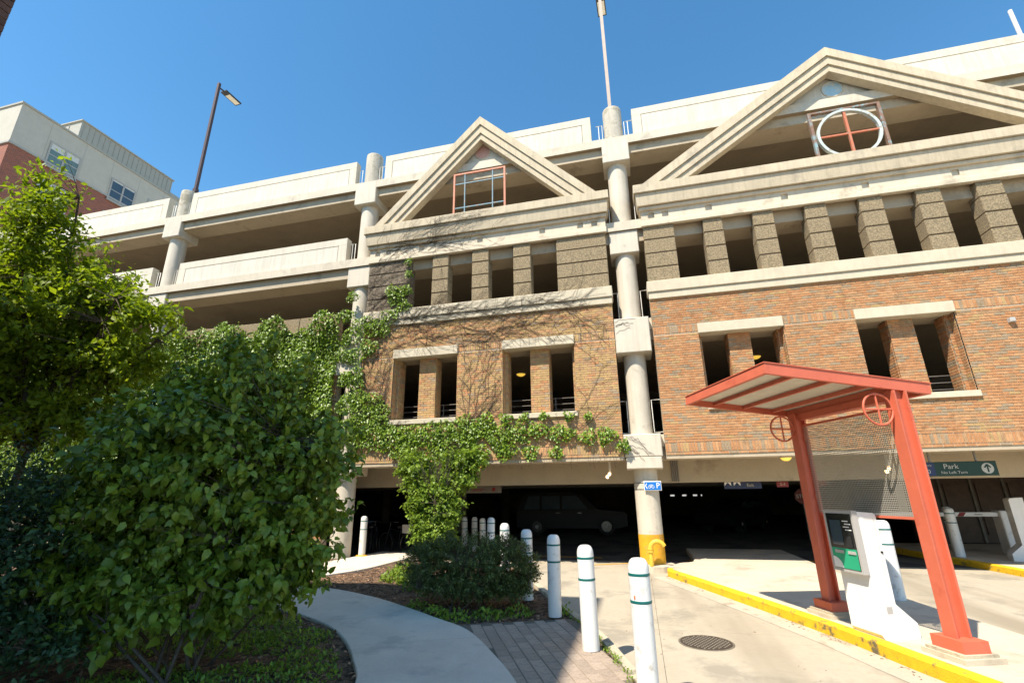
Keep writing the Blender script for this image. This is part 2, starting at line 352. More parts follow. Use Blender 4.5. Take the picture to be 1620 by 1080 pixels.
kerb_strip(kl, .13, -.28, .0, 'cream_kerb')
# planting bed: one undulating sheet of mulch left of the kerb
ki = offs(kl, .125)
def kerb_x(y):
    for p, q in zip(ki, ki[1:]):
        if p.y <= y <= q.y: return p.x+(q.x-p.x)*(y-p.y)/(q.y-p.y)
    return ki[0].x if y < ki[0].y else ki[-1].x
V = []; ny, nx = 120, 130
for j in range(ny+1):
    y = 2.6+(13.2-2.6)*j/ny; xr_ = kerb_x(y)-.005
    for i in range(nx+1):
        t = (i/nx)**1.0; x = -30+(xr_+30)*(t**.45)
        V.append((x, y, -.045+.02*math.sin(x*2.1+y)*math.cos(y*1.7-x)+random.uniform(-.008, .008)))
Fq = [(j*(nx+1)+i, j*(nx+1)+i+1, (j+1)*(nx+1)+i+1, (j+1)*(nx+1)+i) for j in range(ny) for i in range(nx)]
link('planting_bed', npmesh('planting_bed', V, Fq, 'mulch'), kind='structure')
# curved walkway in slabs
RE = [(-.55, 3.0), (-.9, 4.2), (-1.25, 5.09), (-1.75, 5.94), (-2.33, 6.76), (-2.95, 7.25), (-3.79, 7.87), (-4.62, 8.42), (-5.7, 8.95), (-6.66, 9.22), (-7.25, 9.5), (-7.2, 10.0), (-6.85, 10.8), (-6.6, 11.6), (-6.5, 13.0), (-6.5, 14.88)]
LE = [(-2.2, 2.6), (-2.5, 3.8), (-2.77, 4.76), (-3.2, 5.42), (-3.7, 6.04), (-4.3, 6.59), (-5.05, 7.05), (-5.7, 7.36), (-6.7, 7.7), (-8.0, 8.3), (-8.6, 9.0), (-8.75, 9.8), (-8.65, 10.7), (-8.5, 11.9), (-8.25, 13.0), (-8.05, 14.88)]
re_, le_ = catmull(RE, 5), catmull(LE, 5)
walk = tag(bpy.data.objects.new('walkway', None), kind='structure'); walk.location = (-3, 6, 0); col.objects.link(walk)
cuts = list(range(0, len(re_), 9)); cuts = cuts if cuts[-1] == len(re_)-1 else cuts[:-1]+[len(re_)-1]
for a, e in zip(cuts, cuts[1:]):
    mb = MB(); top = []; 
    r = [Vector(re_[i]) for i in range(a, e+1)]; l = [Vector(le_[i]) for i in range(a, e+1)]
    g0 = (r[1]-r[0]).normalized()*.005; r[0] += g0; l[0] += g0; r[-1] -= g0; l[-1] -= g0
    n = len(r)
    for p, q in zip(r, l):
        d = (q-p).normalized()*.012
        mb.v += [(p.x, p.y, -.14), (p.x, p.y, -.012), (p.x+d.x, p.y+d.y, 0), (q.x-d.x, q.y-d.y, 0), (q.x, q.y, -.012), (q.x, q.y, -.14)]
    for i in range(n-1):
        for k in range(5): mb.f.append((i*6+k, i*6+6+k, i*6+6+k+1, i*6+k+1)); mb.m.append(0)
    mb.f.append((5, 4, 3, 2, 1, 0)); mb.m.append(0); L = (n-1)*6; mb.f.append(tuple(L+k for k in range(6))); mb.m.append(0)
    mb.build('slab', 'walk', walk)
# brick pavers between walkway and kerb
pav = tag(MB().poly([(-2.6, 7.0, -.012), (-1.1, 7.62, -.012), (-.95, 7.45, -.012), (.5, 3.4, -.012), (-1.0, 3.2, -.012), (-1.2, 4.6, -.012), (-2.4, 6.6, -.012)], [(0, 6, 5, 4, 3, 2, 1)]).build('paving', 'sand'), kind='structure')
pv = []
for (x, y, z) in MB().box(-.1015, .1015, -.071, .071, -.06, -.0065).v: pv.append((x, y, z))
q = [(sx*(.1015-.005), sy*(.071-.005), 0.) for sx, sy in ((-1, -1), (1, -1), (1, 1), (-1, 1))]
pme = MB().poly(pv+q, [(0, 1, 5, 4), (1, 2, 6, 5), (2, 3, 7, 6), (3, 0, 4, 7), (4, 5, 9, 8), (5, 6, 10, 9), (6, 7, 11, 10), (7, 4, 8, 11), (8, 9, 10, 11)]).mesh('paver', 'paver')
kd = Vector((-.43, .903)).normalized(); kn = Vector((-kd.y, kd.x)); o0 = Vector((-.30, 5.75)); npv = 0
def walk_x(y):
    for p, q_ in zip(re_, re_[1:]):
        if p.y <= y <= q_.y: return p.x+(q_.x-p.x)*(y-p.y)/(q_.y-p.y)
    return -1e9
for i in range(0, 19):
    for j in range(-8, 13):
        c = o0+kn*(.08+i*.149)+kd*((j+.5*(i % 2))*.212)
        yb = 6.93+(c.x+2.38)*.52
        if c.y > min(yb, 7.62) or c.y < 4.55 or c.x < walk_x(c.y)-.02 or c.x > kerb_x(c.y)-.06: continue
        o = bpy.data.objects.new('paver', pme); col.objects.link(o); o.location = (c.x, c.y, -.003+random.uniform(-.003, .002)); o.rotation_euler = (random.gauss(0, .006), random.gauss(0, .006), math.atan2(kd.y, kd.x)+random.gauss(0, .008)); o.parent = pav; npv += 1
# traffic islands with yellow kerbs
lane = catmull([(3.75, 3.4), (3.35, 4.8), (2.97, 6.0), (2.70, 6.79), (2.49, 7.5), (2.31, 8.01), (2.09, 8.58), (1.82, 9.27), (1.49, 10.06), (.98, 11.3), (.58, 12.25), (.50, 12.62), (.60, 13.1), (.86, 13.65), (1.25, 14.2), (1.3, 17)], 4)
rear = [Vector(p) for p in ((4.0, 17), (4.0, 13.9), (4.07, 10.08), (4.17, 9.0), (4.3, 8.4), (4.37, 7.85), (4.6, 6.5), (5.1, 3.4))]
lane_in = offs(lane, -.13)
S_('traffic_island', MB().prism([(p.x, p.y, -.27) for p in lane_in+rear], (0, 0, .268)), 'island')
_i = min(range(len(lane)), key=lambda k: abs(lane[k].y-12.75)); kerb_strip(lane[:_i+1][::-1], .13, -.28, .0, 'yellow_kerb', step=7); kerb_strip(lane[_i:][::-1], .13, -.28, -.001, 'island', step=7)
gut = [Vector((p.x, p.y)) for p in lane[:_i-2]]; go = offs(gut, .36); gi = offs(gut, .002)
S_('gutter', MB().poly([(p.x, p.y, ZR+.004) for p in gi]+[(p.x, p.y, ZR+.004) for p in go], [(k, k+1, len(gi)+k+1, len(gi)+k) for k in range(len(gi)-1)]), 'gutter_concrete')
lane2 = catmull([(8.3, 11.0), (7.97, 13.2), (7.78, 15.0), (7.6, 15.9), (7.37, 17.76), (7.2, 19.5)], 5)
l2i = offs(lane2, -.13)
S_('traffic_island', MB().prism([(p.x, p.y, -.27) for p in l2i]+[(12.5, 19.5, -.27), (12.5, 11.0, -.27)], (0, 0, .268)), 'island')
kerb_strip(lane2[::-1], .13, -.28, .0, 'yellow_kerb', step=6)
S_('column_apron', MB().lathe([(.52, -.28), (.52, -.012), (.50, 0)], 28, (.22, A-.1, 0)), 'island')

# ================================================================== PARKING GARAGE
G = thing('parking_garage', (.22, A, 0), 'concrete and brick parking garage with pediments, round columns and open decks', 'building')
CX = [-26.1, -17.37, -8.66, .22, 12.68]
for ci, x in enumerate(CX):
    mb = MB()
    for z0, z1 in ((-.2, 2.3), (3.1, 5.4), (6.33, 8.5), (9.5, 11.72), (12.58, 13.97)):
        r = .305
        mb.lathe([(r, z0), (r, z1-.02), (r-.02, z1)], 32, (x, A, 0))
    c = mb.build('column', 'column', G, smooth=35)
    MB().lathe([(.308, 9.55 if False else 12.58), (.309, 13.9), (.30, 13.975)], 32, (x, A, 0)).build('column_top', 'weathered', c, smooth=35)
    w0, w1 = .475, .42
    MB().cbox(x-w0+.03, x+w0-.03, B+.012, A+.45, 2.26, 2.56, .02).build('capital', 'column', c)
    MB().cbox(x-w0, x+w0, B+.006, A+.47, 2.563, 3.14, .02).build('capital', 'column', c)
    MB().cbox(x-w0, x+w0, B+.006, A+.47, 5.36, 6.37, .02).build('capital', 'column', c)
    MB().cbox(x-w1, x+w1, S+.05, A+.46, 8.46, 9.195, .02).build('capital', 'column', c)
    MB().cbox(x-w1, x+w1, S-.006, A+.46, 11.68, 12.56, .02).build('capital', 'column', c)
    if ci >= 2: MB().lathe([(.309, -.2), (.309, .68)], 32, (x, A, 0)).build('painted_band', 'yellow_paint' if ci >= 3 else 'column', c, smooth=35)
X0, X1 = -30.5, 19.
# decks, edge beams, interior
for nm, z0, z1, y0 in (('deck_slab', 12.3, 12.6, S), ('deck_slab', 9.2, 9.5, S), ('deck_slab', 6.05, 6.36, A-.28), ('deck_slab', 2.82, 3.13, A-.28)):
    ds = MB().box(X0, X1, y0, 46, z0, z1); ds.m[0] = 1; ds.build(nm, ['slab', 'deck_soffit_shade'], G)  # bottom face gets the tone with shade painted in
for z0, z1, y0 in ((12.0, 12.298, S+.14), (8.84, 9.198, S+.14), (5.76, 6.048, A-.24), (2.5, 2.818, B+.35)):
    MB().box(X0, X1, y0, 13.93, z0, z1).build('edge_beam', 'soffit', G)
for z0 in (11.75, 8.6, 5.5):
    for y in (22.5, 31.5):
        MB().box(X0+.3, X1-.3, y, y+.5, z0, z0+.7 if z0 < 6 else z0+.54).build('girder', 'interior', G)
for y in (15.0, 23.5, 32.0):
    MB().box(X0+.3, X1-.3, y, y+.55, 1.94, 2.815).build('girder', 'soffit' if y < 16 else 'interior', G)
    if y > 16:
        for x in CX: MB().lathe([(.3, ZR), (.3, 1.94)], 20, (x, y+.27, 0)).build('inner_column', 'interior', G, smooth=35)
# outer shell of the garage (rear wall with small slots of daylight, side walls)
slots = [(2.6, 2.95), (3.55, 3.9), (4.4, 4.75), (5.02, 5.14)]
mb = MB(); px_ = X0
for a, b in slots: mb.box(px_, a, 44, 44.3, ZR, 1.9); mb.box(a, b, 44, 44.3, ZR, 1.31); mb.box(a, b, 44, 44.3, 1.44, 1.9); px_ = b
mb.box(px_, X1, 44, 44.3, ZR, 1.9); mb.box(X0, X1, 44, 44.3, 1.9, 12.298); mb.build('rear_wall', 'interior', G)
MB().box(X0-.3, X0, S+.2, 44.3, ZR, 13.6).build('side_wall', 'slab', G); MB().box(X1, X1+.3, S+.2, 44.3, ZR, 13.6).build('side_wall', 'slab', G)

def parapet(x0, x1, z0, h, side, ztop, roundel=None):
    y = S+.1; mb = MB().box(x0, x1, y+.03, y+.27, z0, z0+h)
    mb.cbox(x0, x1, y, y+.029, z0+h-.27, z0+h, .006); zt = z0+h-.27
    mb.box(x0, x0+side, y, y+.029, z0+.012, zt); mb.box(x1-side, x1, y, y+.029, z0+.012, zt)
    p = mb.build('parapet', 'parapet', G)
    MB().box(x0+side+.022, x1-side-.022, y+.004, y+.029, z0+.03, zt-.022).build('inset_panel', 'panel', p)
    if roundel:
        xc, zc, r, m = roundel; n = 40
        MB().prism([(xc+r*math.cos(w), y+.003, zc+r*math.sin(w)) for w in (2*math.pi*k/n for k in range(n))], (0, -.006, 0)).build('roundel', m, p)
        ring = [(xc+(r+.012)*math.cos(w), y-.004, zc+(r+.012)*math.sin(w)) for w in (2*math.pi*k/n for k in range(n+1))]
        MB().tube(ring, .018, 6, cap=False).build('roundel_rim', 'parapet', p, smooth=60)
for x0, x1 in ((-29.9, -26.75), (-25.5, -17.98), (-16.76, -9.2)): parapet(x0, x1, 12.6, 1.06, .28, 0)
parapet(-8.0, -.5, 12.6, 1.06, .28, 0, (-4.25, 13.03, .26, 'disc_pink')); parapet(.84, 12.05, 12.6, 1.06, .28, 0, (6.58, 12.98, .26, 'disc_blue')); parapet(13.3, 18.9, 12.6, 1.06, .28, 0)
for x0, x1 in ((-29.9, -26.75), (-25.5, -17.98), (-16.66, -9.27)): parapet(x0, x1, 9.5, .94, .33, 0)
def railing(pts_list, m='rail_white', r=.014):
    mb = MB()
    for p in pts_list: mb.tube(p, r, 6)
    return mb.build('railing', m, G, smooth=60)
yr = S+.25
for x in CX[1:4]:
    for s in (-1, 1):
        e = x+s*(.62 if s > 0 else .56); c = x+s*.36
        for z0 in ((12.6, 9.5) if x < -5 else (12.6,)):
            if z0 == 9.5 and x > -9 and s > 0: continue
            railing([[(c, yr, z0), (c, yr, z0+.74), (e, yr, z0+.74)], [(c+s*.11, yr, z0), (c+s*.11, yr, z0+.74)]])
for x, z0 in ((-8.66, 9.5), (.22, 9.5)):
    railing([[(x+.42, yr, z0), (x+.42, yr, z0+.8), (x+.58, yr, z0+.8), (x+.58, yr, z0)]])
railing([[(-.14, yr, 9.5), (-.14, yr, 10.3), (-.3, yr, 10.3), (-.3, yr, 9.5)]])
for z0 in (3.15, 6.38):
    for x, e in ((.56, .80), (-.10, -.27), (-8.28, -8.12)):
        railing([[(e, A-.1, z0+.06), (x, A-.1, z0+.06), (x, A-.1, z0+.93), (e, A-.1, z0+.93)]], r=.012)

# ---- brick walls ---------------------------------------------------------------
BR = ['brick_orange', 'brick_light', 'brick_brown', 'brick_grey', 'brick_tan']
bricks = []          # (x, y, z, kind, mat, wall)   kind: s stretcher, h half, v soldier, j jamb
LEN, HGT, JT = .203, .0575, .0101
CRS = HGT+JT
def brick_field(x0, x1, z0, z1, holes, y, pal, wall, skip=()):
    n = int(round((z1-z0)/CRS)); c = (z1-z0)/n
    for r in range(n):
        zc = z0+(r+.5)*c
        if any(a <= zc <= b for a, b in skip): continue
        segs = [(x0, x1)]
        for hx0, hx1, hz0, hz1 in holes:
            if hz0 < zc < hz1:
                ns = []
                for a, b in segs:
                    if hx1 <= a or hx0 >= b: ns.append((a, b)); continue
                    if hx0-a > .02: ns.append((a, hx0))
                    if b-hx1 > .02: ns.append((hx1, b))
                segs = ns
        off = (LEN+JT)*.5*(r % 2)
        for a, b in segs:
            k0 = math.floor((a-off)/(LEN+JT)); run = random.random()
            while True:
                xa = max(a, off+k0*(LEN+JT)); xb = min(b, off+(k0+1)*(LEN+JT)-JT); k0 += 1
                if xa >= b-.005: break
                if xb-xa < .012: continue
                bricks.append(((xa+xb)/2, y, zc, (xb-xa), c-JT, random.choices(BR, pal)[0], wall))
def soldier(x0, x1, z0, z1, y, pal, wall):
    n = max(1, int(round((x1-x0)/(HGT+JT+.003)))); w = (x1-x0)/n
    for i in range(n): bricks.append((x0+(i+.5)*w, y, (z0+z1)/2, w-JT, z1-z0-JT, random.choices(BR, pal)[0], wall))
def rect_minus(x0, x1, z0, z1, holes):
    xs_ = sorted({x0, x1, *[h[0] for h in holes], *[h[1] for h in holes]}); out = []
    for a, b in zip(xs_, xs_[1:]):
        if b <= x0 or a >= x1: continue
        zs = [(z0, z1)]
        for h in holes:
            if h[0] <= a and h[1] >= b:
                zs = [s for q_ in zs for s in ((q_[0], min(q_[1], h[2])), (max(q_[0], h[3]), q_[1])) if s[1]-s[0] > 1e-4]
        out += [(a, b, p, q_) for p, q_ in zs]
    return out
WZ0, WZ1 = 3.82, 5.74
def facade(x0, x1, wins, pal, ymul, name_i):
    holes = [(a, b, WZ0-.14, 6.02) for a, b in wins]
    mb = MB()
    for a, b, p, q_ in rect_minus(x0, x1, 2.58, 7.36, holes): mb.box(a, b, B+.012, B+.30, p, q_)
    wall = mb.build('brick_wall', 'mortar', G)
    brick_field(x0, x1, 2.885, 6.84, holes, B, pal, wall, skip=((5.80, 6.02),))
    soldier(x0, x1, 2.648, 2.878, B, pal, wall)
    k = int((x1-x0)/(LEN+JT))
    for i in range(k): bricks.append((x0+(i+.5)*(x1-x0)/k, B+.008, 2.612, (x1-x0)/k-JT, .058, random.choices(BR, pal)[0], wall))
    edges = [x0]+[e for w in wins for e in w]+[x1]
    for a, b in zip(edges[::2], edges[1::2]): soldier(a, b, 5.80, 6.02, B, pal, wall)
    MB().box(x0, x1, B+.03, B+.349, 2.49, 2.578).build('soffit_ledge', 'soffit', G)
    for a, b in wins:
        W = MB().cbox(a-.012, b+.012, B-.055, B+.298, WZ1, 6.012, .008).build('window', 'lintel', G, label='paired window opening under a concrete lintel')
        MB().cbox(a-.012, b+.012, B-.06, B+.298, WZ0-.138, WZ0, .008).build('sill', 'lintel', W)
        xc = (a+b)/2
        for ja, jb, y in ((a, a+.085, B+.24), (xc-.275, xc+.275, B+.24), (b-.085, b, B+.24)):
            MB().box(ja+.004, jb-.004, y+.012, y+.43, WZ0, WZ1).build('pier_core', 'mortar', W)
            brick_field(ja, jb, WZ0, WZ1, [], y, pal, wall)
        for ex, sg in ((a, 1), (b, -1)):                  # brick reveals
            n = 28; c = (WZ1-WZ0)/n
            for r in range(n): jamb.append((ex, sg, B+.062, B+.24, WZ0+r*c, c-JT, random.choices(BR, pal)[0], wall))
        for px, sg in ((xc-.275, -1), (xc+.275, 1), (b-.085, -1), (a+.085, 1)):
            n = 28; c = (WZ1-WZ0)/n
            for r in range(n): jamb.append((px, sg, B+.305, B+.66, WZ0+r*c, c-JT, random.choices(BR, pal)[0], wall))
        mb = MB()
        for z in (4.0, 4.17, 4.34): mb.tube([(a, A+.25, z), (b, A+.25, z)], .011, 6)
        for x in (a+.7, xc+.15, b-.7): mb.tube([(x, A+.25, 3.13), (x, A+.25, 4.36)], .011, 6)
        mb.build('guard_rail', 'conduit', W, smooth=60)
    return wall
jamb = []
MX0, MX1 = -8.17, -.27; QX0, QX1 = .78, 12.12
wall_m = facade(MX0, MX1, [(-7.05, -4.94), (-3.53, -1.42)], (.06, .16, .22, .08, .48), 1, 0)
wall_r = facade(QX0, QX1, [(1.94, 4.0), (5.66, 7.75), (9.4, 11.5)], (.44, .22, .16, .14, .04), 1, 1)
# left bay: ivy-covered brick wall with a pebble band on top
wl_ = MB().box(-30.4, -9.05, S+.012, S+.3, ZR, 6.40).build('brick_wall', 'mortar', G)
brick_field(-17.0, -9.05, 2.2, 6.40, [], S, (.4, .25, .2, .15, 0), wl_)
brick_field(-17.0, -9.05, -.1, 2.2, [], S, (.4, .25, .2, .15, 0), wl_)
for a, b in ((-16.7, -9.22),):
    sp = MB().box(a+.01, b-.01, S+.02, S+.28, 6.402, 7.46).build('stone_pier', 'joint', G)
    w = (b-a)/5
    for i in range(5):
        for z0, z1 in ((6.42, 6.92), (6.95, 7.48)): MB().cbox(a+i*w+.008, a+(i+1)*w-.008, S-.02, S+.3, z0, z1, .015).build('stone_block', 'pebble', sp)
def brick_mesh(w, h, d=.06):
    c = .004; return MB().poly([(-w/2, c, -h/2), (w/2, c, -h/2), (w/2, c, h/2), (-w/2, c, h/2), (-w/2+c, 0, -h/2+c), (w/2-c, 0, -h/2+c), (w/2-c, 0, h/2-c), (-w/2+c, 0, h/2-c),
                                 (-w/2, d, -h/2), (w/2, d, -h/2), (w/2, d, h/2), (-w/2, d, h/2)],
                                [(4, 5, 6, 7), (0, 1, 5, 4), (1, 2, 6, 5), (2, 3, 7, 6), (3, 0, 4, 7), (8, 9, 1, 0), (9, 10, 2, 1), (10, 11, 3, 2), (11, 8, 0, 3)])
order = sorted(range(len(bricks)), key=lambda i: (bricks[i][0]**2+bricks[i][1]**2+(bricks[i][2]-1.7)**2)*(1 if bricks[i][1] < B+.1 and bricks[i][0] < 8.6 else 9))
single = set(order[:300]); cache = {}; rest = {}
for i, (x, y, z, w, h, m, wall) in enumerate(bricks):
    y += random.uniform(-.0025, .0025)
    if i in single:
        key = (round(w, 3), round(h, 3), m)
        if key not in cache: cache[key] = brick_mesh(w, h).mesh('brick', m)
        link('brick', cache[key], wall, loc=(x, y, z))
    else:
        mb = rest.setdefault(wall.name, (wall, MB()))[1]; c = .004; d = .05; w2, h2 = w/2, h/2; k = BR.index(m)
        mb.poly([(x-w2, y+c, z-h2), (x+w2, y+c, z-h2), (x+w2, y+c, z+h2), (x-w2, y+c, z+h2), (x-w2+c, y, z-h2+c), (x+w2-c, y, z-h2+c), (x+w2-c, y, z+h2-c), (x-w2+c, y, z+h2-c),
                 (x-w2, y+d, z-h2), (x+w2, y+d, z-h2), (x+w2, y+d, z+h2), (x-w2, y+d, z+h2)],
                [(4, 5, 6, 7), (0, 1, 5, 4), (1, 2, 6, 5), (2, 3, 7, 6), (3, 0, 4, 7), (8, 9, 1, 0), (9, 10, 2, 1), (10, 11, 3, 2), (11, 8, 0, 3)], k)
for ex, sg, y0, y1, z, h, m, wall in jamb:
    mb = rest[wall.name][1]; ym = y0+(y1-y0)*random.choice((.36, .6)); k = BR.index(m)
    for a, b in ((y0, ym-.005), (ym+.005, y1)):
        x0, x1 = sorted((ex-sg*.006, ex+sg*.012)); mb.box(x0, x1, a, b, z, z+h, k)
for nm, (wall, mb) in rest.items(): mb.build('bricks', BR, wall, kind='stuff')

# ---- stone piers, trim, frieze, cornice, pediment ------------------------------
ROWS = [(7.385, 7.81), (7.84, 8.265), (8.295, 8.715), (8.745, 9.14)]
def stone_pier(x0, x1, m='pebble'):
    p = MB().box(x0+.03, x1-.03, B+.03, B+.37, 7.37, 9.15).build('stone_pier', 'joint', G)
    for z0, z1 in ROWS:
        d = random.uniform(-.006, .006); MB().cbox(x0, x1, B+d, B+.40, z0, z1, .014).build('stone_block', m, p)
stone_pier(-8.17, -6.67, 'pebble_dark'); stone_pier(-1.8, -.3)
for x in (-5.88, -4.52, -3.165): stone_pier(x, x+.55)
stone_pier(.80, 1.66)
for k in range(6): stone_pier(2.46+1.317*k, 2.98+1.325*k)
stone_pier(10.5, 12.1)
def horiz(x0, x1, pockets):
    mb = MB(); mb.cbox(x0-.04, x1+.04, B-.10, B+.42, 7.04, 7.368, .015); mb.cbox(x0-.02, x1+.02, B-.06, B+.011, 6.84, 7.037, .01); mb.build('string_course', 'lintel', G)
    mb = MB().box(x0, x1, B+.02, S+.0-.005, 9.16, 9.66); mb.cbox(x0-.02, x1+.02, B-.075, B+.019, 9.15, 9.31, .01)
    e = x0
    for p in pockets:
        mb.box(e, p, B-.04, B+.019, 9.312, 9.655); mb.box(p, p+.18, B-.04, B+.019, 9.312, 9.40); mb.box(p, p+.18, B-.04, B+.019, 9.585, 9.655); mb.box(p, p+.18, B+.008, B+.019, 9.401, 9.584); e = p+.18
    mb.box(e, x1, B-.04, B+.019, 9.312, 9.655); mb.build('frieze', 'frieze', G)
    mb = MB().cbox(x0-.05, x1+.05, B-.12, B+.3, 9.66, 9.755, .006); mb.build('frieze', 'frieze', G)
    mb = MB()
    z = (9.77, 10.14); y = B-.22
    mb.poly([(x0-.08, B-.20, z[0]), (x1+.08, B-.20, z[0]), (x1+.12, B-.25, z[1]), (x0-.12, B-.25, z[1]), (x0-.08, B+.3, z[0]), (x1+.08, B+.3, z[0]), (x1+.12, B+.3, z[1]), (x0-.12, B+.3, z[1])],
            [(0, 1, 2, 3), (5, 4, 7, 6), (1, 5, 6, 2), (4, 0, 3, 7), (3, 2, 6, 7), (4, 5, 1, 0)])
    mb.cbox(x0-.16, x1+.16, B-.31, B+.32, 10.155, 10.44, .012); mb.build('cornice', 'cornice', G)
horiz(MX0, MX1, [-7.98, -7.57, -6.37, -4.34, -2.30, -1.12, -.69])
horiz(QX0, QX1, [.98, 1.38, 2.58, 4.57, 6.55, 8.6, 10.6])
def pediment(xc, za, xl, lines, zb=10.44, name='pediment'):
    P = MB().box(xc-.09, xc+.09, B+.03, S+.095, za-.75, za-.55).build(name, 'cornice', G)
    sl = (za-zb)/(xc-xl)
    for s in (-1, 1):
        mb = MB()
        for k, (o0, o1) in enumerate(zip(lines, lines[1:])):
            y0 = B-.29+.05*k; t = za-o0-(.012 if k else 0); b = za-o1
            def xz(z): return xc+s*(z-zb)/sl
            mb.prism([(xc, y0, t), (xc, y0, b), (xc+s*(b-zb)/sl, y0, zb), (xc+s*(t-zb)/sl, y0, zb)], (0, (B+.08)-y0, 0))
        mb.build('raking_cornice', 'cornice', P)
    return P
Pm = pediment(-4.21, 14.17, -7.95, [0, .32, .64, .88]); Pr = pediment(6.45, 14.13, .90, [0, .30, .57, .80])
yg = B-.23
def bar(mb, a, b, w=.045, d=.05, mi=0):
    a, b = Vector(a), Vector(b); t = (b-a).normalized(); n = t.cross(Vector((0, 1, 0))).normalized()*w
    mb.ob(a-n/2-Vector((0, d/2, 0)), b-a, n, (0, d, 0), mi)
g = MB(); bar(g, (-5.1, yg, 10.44), (-5.1, yg, 11.98), .06); bar(g, (-3.36, yg, 10.44), (-3.36, yg, 11.98), .06); bar(g, (-5.07, yg, 11.955), (-3.39, yg, 11.955), .055)
g = g.build('grille', 'frame_orange', G)
for a, b in (((-4.73, 10.44), (-4.73, 11.925)), ((-3.77, 10.44), (-3.77, 11.925)), ((-5.07, 11.58), (-3.39, 11.58)), ((-5.07, 10.66), (-3.39, 10.66))):
    q = MB(); bar(q, (a[0], yg+.005, a[1]), (b[0], yg+.005, b[1]), .035, .04 if a[0] == b[0] else .034); q.build('grille_bar', 'frame_blue', g)
g = MB(); bar(g, (5.63, yg, 10.44), (5.63, yg, 11.91), .075, .1); bar(g, (7.35, yg, 10.44), (7.35, yg, 11.91), .075, .1); bar(g, (5.67, yg, 11.885), (7.31, yg, 11.885), .05, .1)
g = g.build('grille', 'frame_rust', G)
n = 56; ro, ri = .79, .72; rv = []
for k in range(n):
    w = 2*math.pi*k/n
    for r, y in ((ro, yg-.05), (ri, yg-.05), (ri, yg+.05), (ro, yg+.05)): rv.append((6.5+r*math.cos(w), y, 11.07+r*math.sin(w)))
MB().poly(rv, [(4*k+j, 4*k+(j+1) % 4, 4*((k+1) % n)+(j+1) % 4, 4*((k+1) % n)+j) for k in range(n) for j in range(4)]).build('grille_ring', 'frame_pale', g)
q = MB(); bar(q, (6.5, yg, 10.44), (6.5, yg, 11.86), .06, .07); q.build('grille_bar', 'frame_orange', g)
q = MB(); bar(q, (5.78, yg, 11.06), (7.22, yg, 11.06), .045, .05); q.build('grille_bar', 'frame_orange', g)
# conduits on the girder, small box on the brick
for k in range(4):
    x = 1.0+k*.055
    MB().tube([(x, 14.0, 2.79), (x, 14.9, 2.72), (x, 14.96, 2.6), (x, 14.96, 1.97)], .02, 6).build('conduit', 'conduit', G, smooth=60)
MB().cbox(8.72, 8.83, B-.1, B, 5.36, 5.46, .01).build('wall_box', 'machine_grey', G)
# panelled timber wall inside, right of the drive
tw = MB().box(8.9, 18.8, 19.8, 20.0, -.002, 2.6).build('panel_wall', 'timber', G)
for k in range(11):
    MB().box(8.9+k*.9, 8.97+k*.9, 19.74, 19.799, 0, 2.3).build('batten', 'interior', tw)
    if k < 10: MB().box(9.06+k*.9, 9.72+k*.9, 19.76, 19.799, .25, 1.85).build('panel', 'timber', tw)

# ================================================================== THINGS
# ---- bollards
def bollard(loc, label, h=1.1, r=.098, group=None, base=False):
    T = thing('bollard', loc, label, 'bollard', group); x, y, z = loc
    prof = [(r, 0), (r, h-.10)]+[(r*math.cos(a)**.55 if a < 1.5 else .01, h-.10+.10*math.sin(a)) for a in (.25, .5, .75, 1.0, 1.2, 1.35, 1.5)]
    MB().lathe(prof, 28, loc).build('sleeve', 'white_bollard', T, smooth=50)
    for zb in (h-.155, h-.385): MB().lathe([(r+.001, zb), (r+.0025, zb+.004), (r+.0025, zb+.021), (r+.001, zb+.025)], 28, loc).build('band', 'green_band', T, smooth=50)
    T.rotation_euler = (random.gauss(0, .007), random.gauss(0, .007), random.uniform(0, 6)) if not base and loc[1] > 5.2 else (0, 0, 0)
    if base: MB().lathe([(.17, 0), (.16, .02), (.105, .03)], 20, loc).build('base_plate', 'yellow_paint', T, smooth=50)
    return T
bl = [((-.06, 5.12, 0), 'white bollard with a tiny coloured sticker, between brick pavers and drive'),
      ((-.67, 6.24, 0), 'sunlit white bollard standing on the brick pavers behind the stickered one'),
      ((-1.32, 7.68, 0), 'shaded white bollard at the corner where the pavers meet the mulch'),
      ((-1.95, 8.72, 0), 'white bollard partly hidden by the right end of the clipped hedge'),
      ((-2.82, 10.44, 0), 'white bollard showing its top just above the clipped hedge, by the kerb'),
      ((-3.84, 12.88, 0), 'sunlit white bollard at the garage mouth behind the hedge'),
      ((-4.95, 15.7, ZR), 'shaded white bollard inside the garage, beside the sunlit one'),
      ((-5.5, 16.5, ZR), 'shaded white bollard inside the garage, middle of the shaded three'),
      ((-5.85, 16.5, ZR), 'shaded white bollard inside the garage, next to the climbing shrub')]
for p, l in bl: B_ = bollard(p, l, group='bollards along the drive'); B1 = B_ if p[0] == -.06 else None
stick = bpy.data.objects[[o.name for o in bpy.data.objects if o.name.startswith('bollard')][0]]
for dx, m in ((-.012, 'frame_orange'), (.010, 'frame_blue')):
    MB().box(-.11+dx, -.095+dx, 5.034, 5.04, .755, .785).build('sticker', m, stick)
bollard((-8.07, 13.72, 0), 'white bollard on a yellow base in front of the parked bicycles', base=True, group='bollards along the drive')
bollard((3.93, 9.85, -.002), 'white bollard on the kiosk island behind the ticket machine', 1.2, .11, group='bollards on the islands')
bollard((7.98, 15.9, -.002), 'white bollard at the front edge of the far island', 1.2, .11, group='bollards on the islands')
bollard((8.55, 17.1, -.002), 'white bollard behind another on the far island, near the barrier arm', 1.2, .11, group='bollards on the islands')

